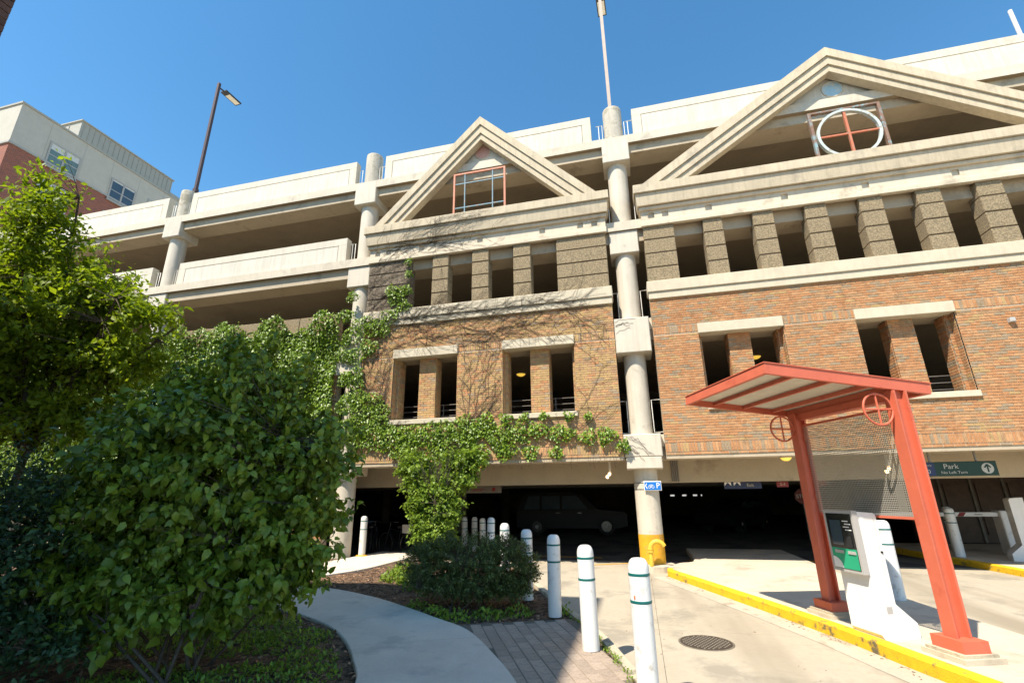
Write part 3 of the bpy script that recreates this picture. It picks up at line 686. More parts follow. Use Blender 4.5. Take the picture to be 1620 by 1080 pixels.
# ---- yellow gooseneck pipe by the column
T = thing('vent_pipe', (.17, 12.93, 0), 'yellow gooseneck pipe bent over beside the yellow column base', 'pipe')
pts = [(.17, 12.93, 0), (.17, 12.93, .38)]+[(.17+.17-.17*math.cos(a), 12.93, .38+.17*math.sin(a)) for a in np.linspace(.2, 2.75, 10)]
MB().tube(pts, .055, 14).build('pipe', 'yellow_pipe', T, smooth=60); MB().lathe([(.075, .30), (.075, .345)], 18, (.17, 12.93, 0)).build('coupling', 'yellow_pipe', T, smooth=50)
MB().lathe([(.075, .36), (.075, .40)], 18, (.17, 12.93, 0)).build('coupling', 'yellow_pipe', T, smooth=50)
# ---- manhole cover
T = thing('manhole_cover', (.68, 7.36, ZR), 'round rusty cast iron manhole cover in the concrete drive', 'manhole cover')
MB().lathe([(.34, 0), (.34, .004), (.335, .006)], 48, (.68, 7.36, ZR)).build('rim', 'iron_stud', T)
MB().lathe([(.315, .002), (.315, .009)], 48, (.68, 7.36, ZR)).build('lid', 'iron', T)
mb = MB()
for i in range(-6, 7):
    for j in range(-6, 7):
        x, y = (i+.5*(j % 2))*.05, j*.045
        if x*x+y*y < .28**2: mb.lathe([(.013, .008), (.010, .014)], 8, (.68+x, 7.36+y, ZR))
mb.build('stud', 'iron_stud', T, kind='stuff')

# ---- toll shelter (red kiosk)
U = Vector((-.335, .942, 0)).normalized(); VV_ = Vector((.942, .335, 0)).normalized(); Z = Vector((0, 0, 1))
n0 = Vector((3.17, 6.76, 0)); f0 = n0+U*1.84
K = thing('ticket_shelter', n0, 'red steel shelter with corrugated roof and perforated screen over the ticket machine', 'shelter')
for p in (n0, f0):
    # concrete pad, red plinth, H-section post
    c = p-U*.24-VV_*.22
    MB().prism([tuple(c+Z*-.001), tuple(c+U*.5+Z*-.001), tuple(c+U*.5+VV_*.46+Z*-.001), tuple(c+VV_*.46+Z*-.001)], (0, 0, .05)).build('concrete_pad', 'island', K)
    mb = MB().ob(c+U*.03+VV_*.02+Z*.049, U*.43, VV_*.40, Z*.031); mb.build('concrete_pad', 'cream_kerb', K)
    MB().ob(p-U*.18-VV_*.15+Z*.08, U*.36, VV_*.30, Z*.112).build('plinth', 'red_paint', K)
    zt = 2.845
    mb = MB().ob(p-U*.075-VV_*.09+Z*.192, U*.15, VV_*.026, Z*(zt-.192)); mb.ob(p-U*.075+VV_*.064+Z*.192, U*.15, VV_*.026, Z*(zt-.192)); mb.ob(p-U*.012-VV_*.064+Z*.192, U*.024, VV_*.128, Z*(zt-.194))
    po = mb.build('post', 'red_paint', K)
    w = p-VV_*.275+Z*2.62; ring = [w+(VV_*math.cos(a)+Z*math.sin(a))*.19 for a in (2*math.pi*k/36 for k in range(37))]
    mb = MB().tube(ring, .014, 8, cap=False); mb.tube([w-VV_*.19, w+VV_*.19], .012, 8); mb.tube([w-Z*.19, w+Z*.19], .012, 8); mb.build('wheel_ornament', 'red_paint', po, smooth=60)
# roof: horizontal along U, rising towards the lane (-V)
q3 = n0+VV_*.43-U*.06; q3.z = 2.80; RL = 2.12; RW = 2.16; rise = .24
sv = (-VV_*RL+Z*rise); su = U*RW; nrm = su.cross(sv).normalized(); nrm = nrm if nrm.z > 0 else -nrm
def rp(u, v, h=0): return q3+su*(u/RW)+sv*(v/RL)+nrm*h
mb = MB()
def rbox(u0, u1, v0, v1, h0, h1, mb): return mb.ob(rp(u0, v0, h0), su*((u1-u0)/RW), sv*((v1-v0)/RL), nrm*(h1-h0))
fas = MB(); rbox(0, RW, 0, .05, 0, .13, fas); rbox(0, RW, RL-.05, RL, 0, .13, fas); rbox(0, .05, .051, RL-.051, 0, .13, fas); rbox(RW-.05, RW, .051, RL-.051, 0, .13, fas)
fas.build('roof_fascia', 'red_paint', K)
cap = MB(); rbox(-.012, RW+.012, -.012, RL+.012, .131, .142, cap); cap.build('roof_cap', 'red_paint', K)
for v in (.66, 1.15, 1.64):
    mb = MB(); rbox(.051, RW-.051, v, v+.035, .035, .086, mb); mb.build('roof_beam', 'red_paint', K)
mb = MB(); rbox(.051, RW-.051, .36, .44, -.02, .085, mb); mb.build('roof_beam', 'red_paint', K)
N = 150; vv = []
for k in range(N+1):
    u = .052+(RW-.104)*k/N; h = .098+.011*math.sin(k*2*math.pi/5)
    vv += [tuple(rp(u, .052, h)), tuple(rp(u, RL-.052, h))]
MB().poly(vv, [(2*k, 2*k+1, 2*k+3, 2*k+2) for k in range(N)]).build('corrugated_sheet', 'corrugated', K)
# cross beam between posts under the roof
MB().ob(n0+U*.076-VV_*.03+Z*2.74, U*1.688, VV_*.06, Z*.10).build('cross_beam', 'red_paint', K)
# perforated screen with real holes
pc = n0+U*.09+Z*1.38; PU, PZ = 1.66, 1.27; pitch = .0262; nu, nz = int(PU/pitch), int(PZ/pitch)
V = []; Fq = []; rr = .0098
ang = np.array([5, 6, 7, 0, 1, 2, 3, 4])*math.pi/4
bx = np.array([(-.5, -.5), (0, -.5), (.5, -.5), (.5, 0), (.5, .5), (0, .5), (-.5, .5), (-.5, 0)])*pitch
hx = np.stack([np.cos(ang), np.sin(ang)], 1)*rr
Ua = np.array(U); pcv = np.array(pc)
for i in range(nu):
    for j in range(nz):
        c0 = np.array([(i+.5)*pitch, (j+.5)*pitch]); o = len(V)
        for q_ in bx+c0: V.append(pcv+Ua*q_[0]+np.array([0, 0, q_[1]]))
        for q_ in hx+c0: V.append(pcv+Ua*q_[0]+np.array([0, 0, q_[1]]))
        Fq += [(o+k, o+(k+1) % 8, o+8+(k+1) % 8, o+8+k) for k in range(8)]
pan = link('perforated_screen', npmesh('perforated_screen', V, Fq, 'perforated'), K)
pe = U*(nu*pitch)
MB().ob(pc-VV_*.012+Z*-.03, pe, VV_*.024, Z*.029).build('screen_edge', 'red_paint', pan); MB().ob(pc-VV_*.012+Z*(nz*pitch+.001), pe, VV_*.024, Z*.03).build('screen_edge', 'red_paint', pan)
mb = MB()
for zz in (.2, 1.05):
    mb.ob(n0+U*.076-VV_*.01+Z*(1.38+zz), U*.014, VV_*.02, Z*.06); mb.ob(pc+pe-VV_*.01+Z*zz, U*(1.84-.076-.09-nu*pitch), VV_*.02, Z*.06)
mb.build('bracket', 'red_paint', pan)

# ---- ticket machines
def machine(p0, u, v, label, screen=True, h=1.43):
    T = thing('ticket_machine', p0, label, 'ticket machine'); p0 = Vector(p0)
    pr = [(0, .05), (0, h), (.235, h-.02), (.262, h-.06), (.262, .37), (.49, .16), (.49, 0), (.03, 0)]
    mb = MB().prism([p0+v*a+Z*b for a, b in pr], u*.47); mb.build('body', 'white_plastic', T)
    MB().ob(p0+v*.03-u*.003+Z*0, v*.06, -u*.002, Z*h*.96).build('side_seam', 'white_plastic', T)
    MB().ob(p0+v*.02+u*.01+Z*-.001, u*.45, v*.02, Z*.05).build('base_plinth', 'machine_grey', T)
    if screen:
        c = p0-v*.075+u*-.015; hb = MB().ob(c+Z*.70, u*.50, v*.0745, Z*(h-.69)); Hh = hb.build('housing', 'machine_grey', T)
        MB().ob(c+u*.03-v*.004+Z*.735, u*.43, v*.004, Z*.665).build('face_plate', 'black_gloss', Hh)
        MB().ob(c+u*.035-v*.007+Z*.74, u*.42, v*.0025, Z*.24).build('green_panel', 'green_plate', Hh)
        nn = 14; sw = [c+u*.455-v*.0095+Z*.742]+[c+u*(.455-.15*math.sin(a))-v*.0095+Z*(.742+.13*math.cos(a)) for a in np.linspace(0, math.pi/2, nn)]
        MB().prism(sw, v*.002).build('swoosh', 'white_plastic', Hh)
        MB().ob(c+u*.22-v*.009+Z*1.02, u*.19, v*.004, Z*.30).build('screen', 'glass_dark', Hh)
        MB().ob(c+u*.08-v*.02+Z*1.0, u*.09, v*.015, Z*.13).build('card_reader', 'black_rubber', Hh)
        MB().ob(c+u*.05-v*.018+Z*.92, u*.12, v*.012, Z*.035).build('ticket_slot', 'machine_grey', Hh); MB().ob(c+u*.25-v*.018+Z*.92, u*.14, v*.012, Z*.035).build('ticket_slot', 'machine_grey', Hh)
        for k in range(4): MB().ob(c+u*(.05+.03*(k % 2))-v*.009+Z*(1.2+.035*k), u*.1, v*.002, Z*.012).build('instruction_print', 'sign_white', Hh)
        MB().ob(p0+v*.13-u*.0025+Z*.27, v*.075, u*.002, Z*.075).build('rating_label', 'machine_grey', T)
        MB().ob(p0+v*.215-u*.0022+Z*.55, v*.004, u*.002, Z*.8).build('door_seam', 'machine_grey', T)
        mk = MB().lathe([(.014, 0), (.014, .008)], 14).build('lock', 'chrome', T); mk.matrix_basis = Matrix.Translation(p0+v*.235+Z*.95-u*.001) @ Matrix.Rotation(math.pi/2, 4, 'X')
    return T
machine((2.66, 7.30, -.002), U, VV_, 'white ticket machine with green panel and dark screen under the red shelter')
u2 = Vector((.30, .954, 0)).normalized(); v2 = Vector((-.954, .30, 0)).normalized()
machine((9.13, 14.98, -.002), u2, v2, 'white ticket machine with splayed foot on the far island', False, 1.46)
# ---- barrier arm
T = thing('barrier_gate', (9.55, 16.55, 0), 'white barrier arm with a red stripe lowered behind the far island machine', 'barrier')
MB().cbox(9.4, 9.72, 16.4, 16.75, -.002, 1.1, .02).build('cabinet', 'white_plastic', T)
MB().cbox(6.2, 9.40, 16.5, 16.54, .95, 1.06, .008).build('arm', 'white_plastic', T); MB().prism([(8.45, 16.499, .955), (8.6, 16.499, .955), (8.68, 16.499, 1.055), (8.53, 16.499, 1.055)], (0, -.003, 0)).build('stripe', 'sign_red', T)
put_text('PARKING', .045, 'sign_navy', (8.95, 16.496, 1.0), T)

# ---- signs
T = thing('bicycle_parking_sign', (.365, 13.14, 1.84), 'blue bicycle parking sign with arrow and letter P strapped to the column', 'sign')
MB().cbox(.155, .585, 13.118, 13.135, 1.725, 1.955, .012).build('plate', 'sign_white', T)
MB().box(.172, .568, 13.114, 13.1175, 1.742, 1.938).build('face', 'sign_blue', T)
put_text('P', .19, 'sign_white', (.50, 13.112, 1.84), T, .95)
mb = MB()
for a, b in (((.225, 1.90), (.195, 1.84)), ((.195, 1.84), (.235, 1.775))): bar(mb, (a[0], 13.111, a[1]), (b[0], 13.111, b[1]), .018, .003)
mb.build('arrow', 'sign_white', T); mb = MB()
for xc in (.29, .375):
    mb.tube([(xc+.032*math.cos(a), 13.111, 1.815+.032*math.sin(a)) for a in np.linspace(0, 2*math.pi, 17)], .005, 4, cap=False)
for a, b in (((.29, 1.815), (.315, 1.865)), ((.315, 1.865), (.355, 1.865)), ((.355, 1.865), (.375, 1.815)), ((.333, 1.815), (.355, 1.865)), ((.29, 1.815), (.333, 1.815)), ((.315, 1.865), (.305, 1.88)), ((.355, 1.865), (.36, 1.885))): mb.tube([(a[0], 13.111, a[1]), (b[0], 13.111, b[1])], .004, 4)
mb.build('bicycle_symbol', 'sign_white', T)
mb = MB()
for z in (1.76, 1.92): mb.tube([(.22+.312*math.cos(a), A+.312*math.sin(a), z) for a in np.linspace(0, 2*math.pi, 33)], .006, 4, cap=False)
mb.build('strap', 'rail_dark', T)
T = thing('direction_sign', (7.15, 13.35, 2.1), 'dark green sign reading Park, No Left Turn with an arrow circle', 'sign')
MB().cbox(6.38, 7.86, 13.345, 13.37, 1.955, 2.275, .01).build('board', 'sign_green', T)
MB().box(6.40, 6.66, 13.340, 13.3445, 1.97, 2.26).build('blue_patch', 'sign_navy', T)
put_text('Park', .155, 'sign_cream', (6.83, 13.339, 2.165), T, 1.05, 'LEFT'); put_text('No Left Turn', .085, 'sign_cream', (6.76, 13.339, 2.035), T, 1.1, 'LEFT')
put_text('Hourly', .06, 'sign_cream', (6.53, 13.337, 2.20), T, .9); put_text('0', .12, 'sign_cream', (6.53, 13.337, 2.06), T, 1.1)
MB().prism([(7.67+.115*math.cos(a), 13.344, 2.115+.115*math.sin(a)) for a in (2*math.pi*k/28 for k in range(28))], (0, -.004, 0)).build('arrow_disc', 'sign_cream', T)
mb = MB(); bar(mb, (7.67, 13.337, 2.03), (7.67, 13.337, 2.19), .03, .003); bar(mb, (7.67, 13.335, 2.20), (7.61, 13.335, 2.13), .03, .003); bar(mb, (7.67, 13.3385, 2.20), (7.73, 13.3385, 2.13), .03, .003); mb.build('arrow', 'sign_green', T)
mb = MB(); mb.box(6.6, 6.63, 13.371, 13.40, 2.2, 2.5); mb.box(7.5, 7.53, 13.371, 13.40, 2.2, 2.5); mb.build('hanger', 'conduit', T)
T = thing('do_not_enter_sign', (-5.5, 15.6, 1.88), 'long pale overhead sign reading Do Not Enter inside the garage', 'sign')
MB().box(-6.35, -4.3, 15.56, 15.60, 1.72, 1.94).build('board', 'interior', T); put_text('Do Not Enter', .17, 'sign_red', (-5.45, 15.557, 1.83), T, 1.2)
MB().lathe([(.06, 0), (.06, .004)], 20, (0, 0, 0)).build('red_disc', 'sign_red', T)
d_ = T.children[-1]; d_.matrix_basis = Matrix.Translation((-4.55, 15.558, 1.83)) @ Matrix.Rotation(math.pi/2, 4, 'X')
T = thing('exit_sign', (2.9, 15.6, 1.85), 'dark overhead sign with two white triangle arrows and the word Exit', 'sign')
MB().box(2.45, 3.45, 15.56, 15.60, 1.75, 1.94).build('board', 'sign_navy', T); put_text('Exit', .12, 'sign_cream', (3.15, 15.557, 1.845), T)
for x in (2.55, 2.80): MB().prism([(x-.09, 15.559, 1.935), (x+.09, 15.559, 1.935), (x+.09, 15.559, 1.83), (x, 15.559, 1.93), (x-.09, 15.559, 1.83)], (0, -.003, 0)).build('arrow', 'sign_white', T)
for x, tx, lb in ((4.0, '3-4', 'small red level sign with 3-4 on the garage girder'), (4.95, '1-2', 'small red level sign with 1-2 on the garage girder')):
    T = thing('level_sign', (x, 15.59, 1.86), lb, 'sign'); MB().box(x-.15, x+.15, 15.57, 15.60, 1.78, 1.93).build('plate', 'sign_red', T); put_text(tx, .11, 'sign_cream', (x, 15.567, 1.855), T)
T = thing('stop_sign', (6.3, 22, ZR), 'red octagonal stop sign on a post deep inside the garage', 'sign')
MB().prism([(6.3+.3*math.cos(a), 22, 1.45+.3*math.sin(a)) for a in (math.pi/8+k*math.pi/4 for k in range(8))], (0, .01, 0)).build('plate', 'sign_red', T); put_text('STOP', .2, 'sign_white', (6.3, 21.996, 1.45), T)
MB().box(6.27, 6.33, 22.011, 22.05, ZR, 1.7).build('post', 'conduit', T)

# ---- light fittings under the soffit and inside
def dome(loc, label, r=.13):
    T = thing('ceiling_light', loc, label, 'ceiling light', 'amber dome ceiling lights'); x, y, z = loc
    MB().lathe([(r*.35, -.11), (r*.75, -.08), (r, -.035)], 20, loc).build('glass_dome', 'dome_lit', T, smooth=50); MB().lathe([(r*1.05, -.034), (r*1.05, -.008), (r*.8, -.001)], 20, loc).build('base', 'sign_cream', T, smooth=40)
dome((-4.42, 13.45, 2.5), 'amber dome light under the soffit above the climbing shrub'); dome((3.65, 13.5, 2.5), 'amber dome light under the soffit between column and shelter')
dome((-3.95, 17.2, 6.05), 'lit amber dome light seen through the ivy-side window pair', .17); dome((4.25, 17.1, 6.05), 'lit amber dome light seen through the window pair beside the column', .17)
for x, lb in ((-.69, 'twin flood lamp on a bracket left of the sign column'), (5.85, 'twin flood lamp on a bracket seen through the perforated screen')):
    T = thing('flood_lamp', (x, 13.6, 2.5), lb, 'flood lamp', 'twin flood lamps'); MB().box(x-.03, x+.03, 13.57, 13.63, 2.17, 2.5).build('bracket', 'sign_cream', T)
    for s in (-1, 1): MB().lathe([(.015, -.045), (.035, -.03), (.04, 0), (.03, .03), (.012, .04)], 14, (x-.05+s*.03, 13.53, 2.13+s*.035)).build('bulb', 'bulb_lit', T, smooth=60)
T = thing('security_camera', (7.2, 14.98, 2.5), 'small dome security camera above the green sign', 'camera')
MB().lathe([(.02, -.12), (.06, -.09), (.075, -.03)], 18, (7.2, 14.6, 2.79)).build('dome', 'glass_dark', T, smooth=50); MB().lathe([(.085, -.03), (.085, .03)], 18, (7.2, 14.6, 2.79)).build('mount', 'sign_cream', T, smooth=50)

# ---- lamp posts on the roof deck
def lamp(x, z0, z1, hd, label, m='lamp_brown'):
    T = thing('lamp_post', (x, A, z0), label, 'lamp post', 'roof deck lamp posts')
    MB().box(x-.055, x+.055, A-.055, A+.055, z0-.02, z1).build('pole', m, T); MB().box(x-.08, x+.08, A-.08, A+.08, z0, z0+.2).build('pole_foot', m, T)
    hd = Vector(hd).normalized(); sd = Vector((-hd.y, hd.x, 0)); p = Vector((x, A, z1-.2))
    MB().tube([p+hd*.07, p+hd*.28+Z*.02], .035, 8).build('arm', 'rail_dark', T)
    h = MB().ob(p+hd*.26-sd*.17+Z*-.02, hd*.85, sd*.34, Z*.06).build('lamp_head', 'rail_dark', T); MB().ob(p+hd*.48-sd*.13+Z*-.026, hd*.58, sd*.26, Z*.0055).build('lens', 'lens', h)
lamp(-17.12, 13.97, 19.85, (.06, 1, 0), 'tall brown lamp post on the deck beside the pale apartment block')
lamp(.18, 13.97, 19.95, (.05, 1, 0), 'tall pale lamp post on the column between the two pediments', 'lamp_pale')
T = thing('roof_pole', (11.64, A, 12.6), 'short white pipe standing above the right parapet', 'pole'); MB().tube([(11.64, A, 12.6), (11.64, A, 14.85)], .05, 10).build('pipe', 'rail_white', T, smooth=60); MB().lathe([(.1, 0), (.1, .02)], 14, (11.64, A, 12.6)).build('flange', 'rail_white', T)

# ---- apartment building behind left
AP = thing('apartment_building', (-45, 28, 0), 'pale stucco and red brick apartment block with paired windows behind the garage', 'building')
xf, yf, zb_, zt_ = -38., 16.9, 24.1, 27.1
MB().box(-62, xf, yf, 52, -.3, zb_).build('brick_storeys', 'red_brick', AP)
MB().box(-62, xf+.05, yf-.05, 52, zb_+.001, zt_).build('stucco_storey', 'stucco', AP)
MB().box(-62.1, xf+.12, yf-.12, 52.1, zt_+.001, zt_+.14).build('roof_coping', 'metal_panel', AP)
mb = MB()
for y in (18.67, 20.93, 22.92, 25.08, 27.2, 29.3): mb.box(xf+.051, xf+.056, y-.015, y+.015, zb_+.05, zt_-.05)
mb.build('control_joint', 'metal_panel', AP); MB().box(-62, xf+.09, yf-.09, 52, zb_-.14, zb_-.001).build('string_course', 'sash', AP)
pt = MB().box(-56, -40.2, 21.4, 29.3, zt_+.141, 30.2).build('roof_penthouse', 'metal_panel', AP); MB().box(-56, -40.2, 29.31, 44, zt_+.141, 29.0).build('roof_penthouse', 'metal_panel', AP)
mb = MB()
for k in range(20): mb.box(-40.199, -40.16, 21.6+k*.4, 21.64+k*.4, zt_+.15, 30.1)
for k in range(30): mb.box(-56+k*.5, -55.96+k*.5, 21.36, 21.399, zt_+.15, 30.1)
mb.build('panel_rib', 'metal_panel', pt, kind='stuff'); MB().box(-56.1, -40.1, 21.3, 29.4, 30.201, 30.3).build('roof_edge', 'metal_panel', pt)
def apt_window(y0, y1, z0, z1, blind, gl):
    x = xf+.056; W = MB().box(x, x+.05, y0-.05, y0+.06, z0-.05, z1+.05).box(x, x+.05, y1-.06, y1+.05, z0-.05, z1+.05).box(x, x+.05, y0+.061, y1-.061, z1-.06, z1+.05).box(x, x+.05, y0+.061, y1-.061, z0-.05, z0+.06).box(x, x+.05, (y0+y1)/2-.06, (y0+y1)/2+.06, z0+.061, z1-.061).build('window', 'sash', AP)
    for a, b in ((y0+.061, (y0+y1)/2-.061), ((y0+y1)/2+.061, y1-.061)):
        MB().box(x, x+.012, a, b, z0+.061, z1-.061).build('pane', gl, W); MB().box(x, x+.03, a, b, (z0+z1)/2-.06, (z0+z1)/2-.01).build('sash_bar', 'machine_grey', W)
        if blind: MB().box(x+.0125, x+.016, a, b, z1-.061-blind, z1-.061).build('blind', 'blind', W)
    MB().box(x, x+.1, y0-.08, y1+.08, z0-.14, z0-.051).build('sill', 'sash', W)
apt_window(18.9, 20.8, 23.85, 25.65, .45, 'glass_green'); apt_window(23.1, 24.95, 23.85, 25.65, .12, 'glass_dark'); apt_window(26.05, 27.9, 23.85, 25.65, .5, 'glass_dark'); apt_window(30.0, 31.9, 23.85, 25.65, .3, 'glass_dark')
for z in (20.9, 17.9): apt_window(18.9, 20.8, z, z+1.8, 1.5, 'glass_dark'); apt_window(23.1, 24.95, z, z+1.8, .3, 'glass_dark')
fw = MB().box(-41.9, -40.2, yf-.058, yf-.052, 23.6, 25.6).build('window', 'sash', AP); MB().box(-41.8, -40.3, yf-.07, yf-.059, 23.7, 25.5).build('pane', 'glass_dark', fw)
mb = MB()
for k in range(9): mb.box(-42+k*.22, -41.97+k*.22, yf-.30, yf-.27, 23.3, 24.2)
mb.box(-42.05, -40.15, yf-.31, yf-.26, 24.2, 24.25); mb.box(-42.05, -40.15, yf-.31, yf-.26, 23.75, 23.79); mb.box(-42.05, -40.15, yf-.31, yf-.10, 23.25, 23.3); mb.build('balcony_rail', 'rail_dark', AP)

# ---- near brick building (its corner shows top left; it shades the foreground)
NX, NY, NZ = -5.15, 2.0, 12.8
NB = thing('corner_building', (-9, -6, 0), 'dark red brick building corner with pale mortar at the sky edge', 'building')
nw = MB().box(-19, NX-.012, -22, NY-.012, -.3, NZ).build('wall', 'dark_mortar', NB)
MB().box(-19.1, NX+.02, -22.1, NY+.02, NZ+.001, NZ+.15).build('roof_coping', 'stucco', NB)
hb, pitch_b = .062, .0725; bm1 = MB().box(-.045, 0, -.1, .1, -hb/2, hb/2).mesh('brick', 'dark_brick'); bm2 = MB().box(-.045, 0, -.05, .05, -hb/2, hb/2).mesh('brick', 'dark_brick'); bm3 = MB().box(-.2, 0, -.05, .0, -hb/2, hb/2).mesh('brick', 'red_brick')
cnt = 0; rest_b = MB()
for r in range(int((NZ-.02)/pitch_b)):
    z = .04+r*pitch_b; near = 4.9 < z < 7.6
    for k in range(8):
        y = NY-(.1 if r % 2 else .05)-k*.212 if not (k == 0 and r % 2 == 0) else NY-.05
        y = NY-.1-k*.212 if r % 2 else (NY-.05 if k == 0 else NY-.05-.162-(k-1)*.212)
        me = bm2 if (r % 2 == 0 and k == 0) else bm1
        if near and k < 7 and cnt < 290:
            o = link('brick', me, nw, loc=(NX+random.uniform(-.002, .002), y, z)); cnt += 1
        else:
            w = .05 if me is bm2 else .1; rest_b.box(NX-.045, NX, y-w, y+w, z-hb/2, z+hb/2)
    for k in range(14): rest_b.box(NX-.06-k*.212-(.1 if r % 2 else 0)-.2, NX-.06-k*.212-(.1 if r % 2 else 0)-.012, NY-.045, NY, z-hb/2, z+hb/2)
rest_b.build('bricks', 'dark_brick', nw, kind='stuff')

# ---- cars deep in the garage
def car(loc, rz, label, m, L=4.9, W=1.85, H=1.78):
    T = thing('parked_car', (0, 0, 0), label, 'car', 'cars parked in the garage'); x0, x1 = -L/2, L/2
    prof = [(x0, .35), (x0, .95), (x0+.12, 1.05), (x1-1.35, 1.10), (x1-.12, .98), (x1, .85), (x1, .38), (x1-.45, .28), (x0+.4, .28)]
    mb = MB()
    for s, t in ((-1, 1),):
        n = len(prof); P = [(a, -W/2, b) for a, b in prof]; P2 = [(a*.985, -W/2+.06, b+.0) for a, b in prof]
        mb.prism([(a, -W/2, b) for a, b in prof][::-1], (0, W, 0))
    Bd = mb.build('body', m, T)
    cab = [(x0+.05, 1.04), (x0+.32, H-.08), (x0+.6, H), (x1-2.35, H), (x1-2.0, H-.08), (x1-1.3, 1.09)]
    top = [(a, -W/2+.16 if b > 1.2 else -W/2+.03, b) for a, b in cab]; bot = [(a, W/2-.16 if b > 1.2 else W/2-.03, b) for a, b in cab]; n = len(cab)
    MB().poly(top+bot, [tuple(range(n)), tuple(range(n, 2*n))[::-1]]+[(i, n+i, n+(i+1) % n, (i+1) % n) for i in range(n)]).build('cabin', m, T)
    for s in (-1, 1):
        y = s*(W/2-.06)
        for a, b, c, d in ((x0+.35, x0+.55, x0+1.1, x0+1.1), (x0+1.2, x0+1.2, x0+2.05, x0+2.05), (x0+2.15, x0+2.15, x0+3.35, x0+2.85)):
            MB().poly([(a, s*(W/2-.01), 1.12), (c, s*(W/2-.01), 1.12), (d, s*(W/2-.13), H-.14), (b, s*(W/2-.13), H-.14), (a, s*(W/2-.07), 1.12), (c, s*(W/2-.07), 1.12), (d, s*(W/2-.19), H-.14), (b, s*(W/2-.19), H-.14)],
                      [(0, 1, 2, 3), (7, 6, 5, 4), (0, 4, 5, 1), (1, 5, 6, 2), (2, 6, 7, 3), (3, 7, 4, 0)]).build('side_window', 'glass_dark', T)
        for xw in (x0+.95, x1-.95):
            tyre = MB().prism([(xw+.36*math.cos(a), s*(W/2-.2), .36+.36*math.sin(a)) for a in (2*math.pi*k/24 for k in range(24))], (0, s*.22, 0)).build('wheel', 'black_rubber', T)
            rim = MB().prism([(xw+.23*math.cos(a), s*(W/2+.019), .36+.23*math.sin(a)) for a in (2*math.pi*k/20 for k in range(20))], (0, s*.008, 0))
            rim.build('rim', 'chrome', tyre)
            MB().prism([(xw+.08*math.cos(a), s*(W/2+.028), .36+.08*math.sin(a)) for a in (2*math.pi*k/12 for k in range(12))], (0, s*.012, 0)).build('hub', 'machine_grey', tyre)
        MB().cbox(x1-.1, x1+.015, s*(W/2-.3)-.22, s*(W/2-.3)+.22, .7, .86, .02).build('headlight', 'chrome', T); MB().cbox(x0-.015, x0+.05, s*(W/2-.2)-.12, s*(W/2-.2)+.12, .7, 1.0, .01).build('tail_light', 'sign_red', T)
        for xd in (x0+1.95, x0+2.95): MB().cbox(xd-.1, xd+.1, s*(W/2)-.02, s*(W/2)+.03, .93, .97, .004).build('door_handle', 'chrome', T)
    T.location = loc; T.rotation_euler = (0, 0, rz); return T
car((-3.2, 24.4, ZR), .08, 'dark pickup-like wagon parked side on behind the drive bollards', 'car_dark', 5.1, 1.9, 1.85)
car((4.6, 27.2, ZR), -2.2, 'dark blue car parked deep in the garage behind the island', 'car_blue', 4.5, 1.8, 1.5)

# ---- bicycles and racks
def bicycle(loc, rz, label, basket=False):
    T = thing('bicycle', (0, 0, 0), label, 'bicycle', 'bicycles at the rack')
    for x in (-.52, .52):
        w = MB().tube([(x+.33*math.cos(a), 0, .345+.33*math.sin(a)) for a in np.linspace(0, 2*math.pi, 29)], .016, 6, cap=False).build('wheel', 'black_rubber', T, smooth=60)
        mb = MB().tube([(x+.31*math.cos(a), 0, .345+.31*math.sin(a)) for a in np.linspace(0, 2*math.pi, 29)], .008, 5, cap=False)
        for k in range(9): a = k*math.pi/9; mb.tube([(x-.31*math.cos(a), 0, .345-.31*math.sin(a)), (x+.31*math.cos(a), 0, .345+.31*math.sin(a))], .002, 3)
        mb.build('rim', 'chrome', w)
    mb = MB()
    for a, b in (((-.52, .345), (-.08, .30)), ((-.08, .30), (-.2, .82)), ((-.2, .80), (-.52, .345)), ((-.08, .30), (.36, .72)), ((-.18, .74), (.34, .80)), ((.34, .90), (.52, .345))): mb.tube([(a[0], 0, a[1]), (b[0], 0, b[1])], .017, 6)
    mb.build('frame', 'car_blue', T, smooth=60)
    MB().cbox(-.33, -.08, -.06, .06, .83, .89, .02).build('saddle', 'black_rubber', T)
    MB().tube([(.28, -.28, .98), (.33, -.12, 1.0), (.33, .12, 1.0), (.28, .28, .98)], .013, 6).tube([(.335, 0, .88), (.33, 0, 1.0)], .014, 6).build('handlebar', 'chrome', T, smooth=60)
    MB().tube([(-.08, -.09, .22), (-.08, -.05, .3), (-.08, .05, .3), (-.08, .09, .38)], .01, 5).build('crank', 'chrome', T)
    if basket: MB().box(-.72, -.42, -.15, .15, .70, .95).build('basket', 'machine_grey', T)
    T.location = loc; T.rotation_euler = (0, 0, rz)
bicycle((-7.65, 15.05, ZR), 2.75, 'dark bicycle with a grey rear basket parked by the base-plated bollard', True)
bicycle((-8.6, 15.2, ZR), 1.9, 'dark bicycle parked behind the ivy-side column')
for x, y, lb in ((-6.75, 15.4, 'black hoop bike rack next to the bicycle with the rear basket'), (-9.2, 16.0, 'black hoop bike rack behind the ivy-side column')):
    T = thing('bike_rack', (x, y, ZR), lb, 'bike rack', 'hoop bike racks')
    MB().tube([(x-.3, y, ZR), (x-.3, y, .55)]+[(x-.3*math.cos(a), y, .55+.2*math.sin(a)) for a in np.linspace(.2, math.pi-.2, 9)]+[(x+.3, y, .55), (x+.3, y, ZR)], .025, 8).build('hoop', 'rail_dark', T, smooth=60)
    for s in (-1, 1): MB().lathe([(.07, 0), (.07, .012)], 14, (x+s*.3, y, ZR)).build('foot_plate', 'rail_dark', T)

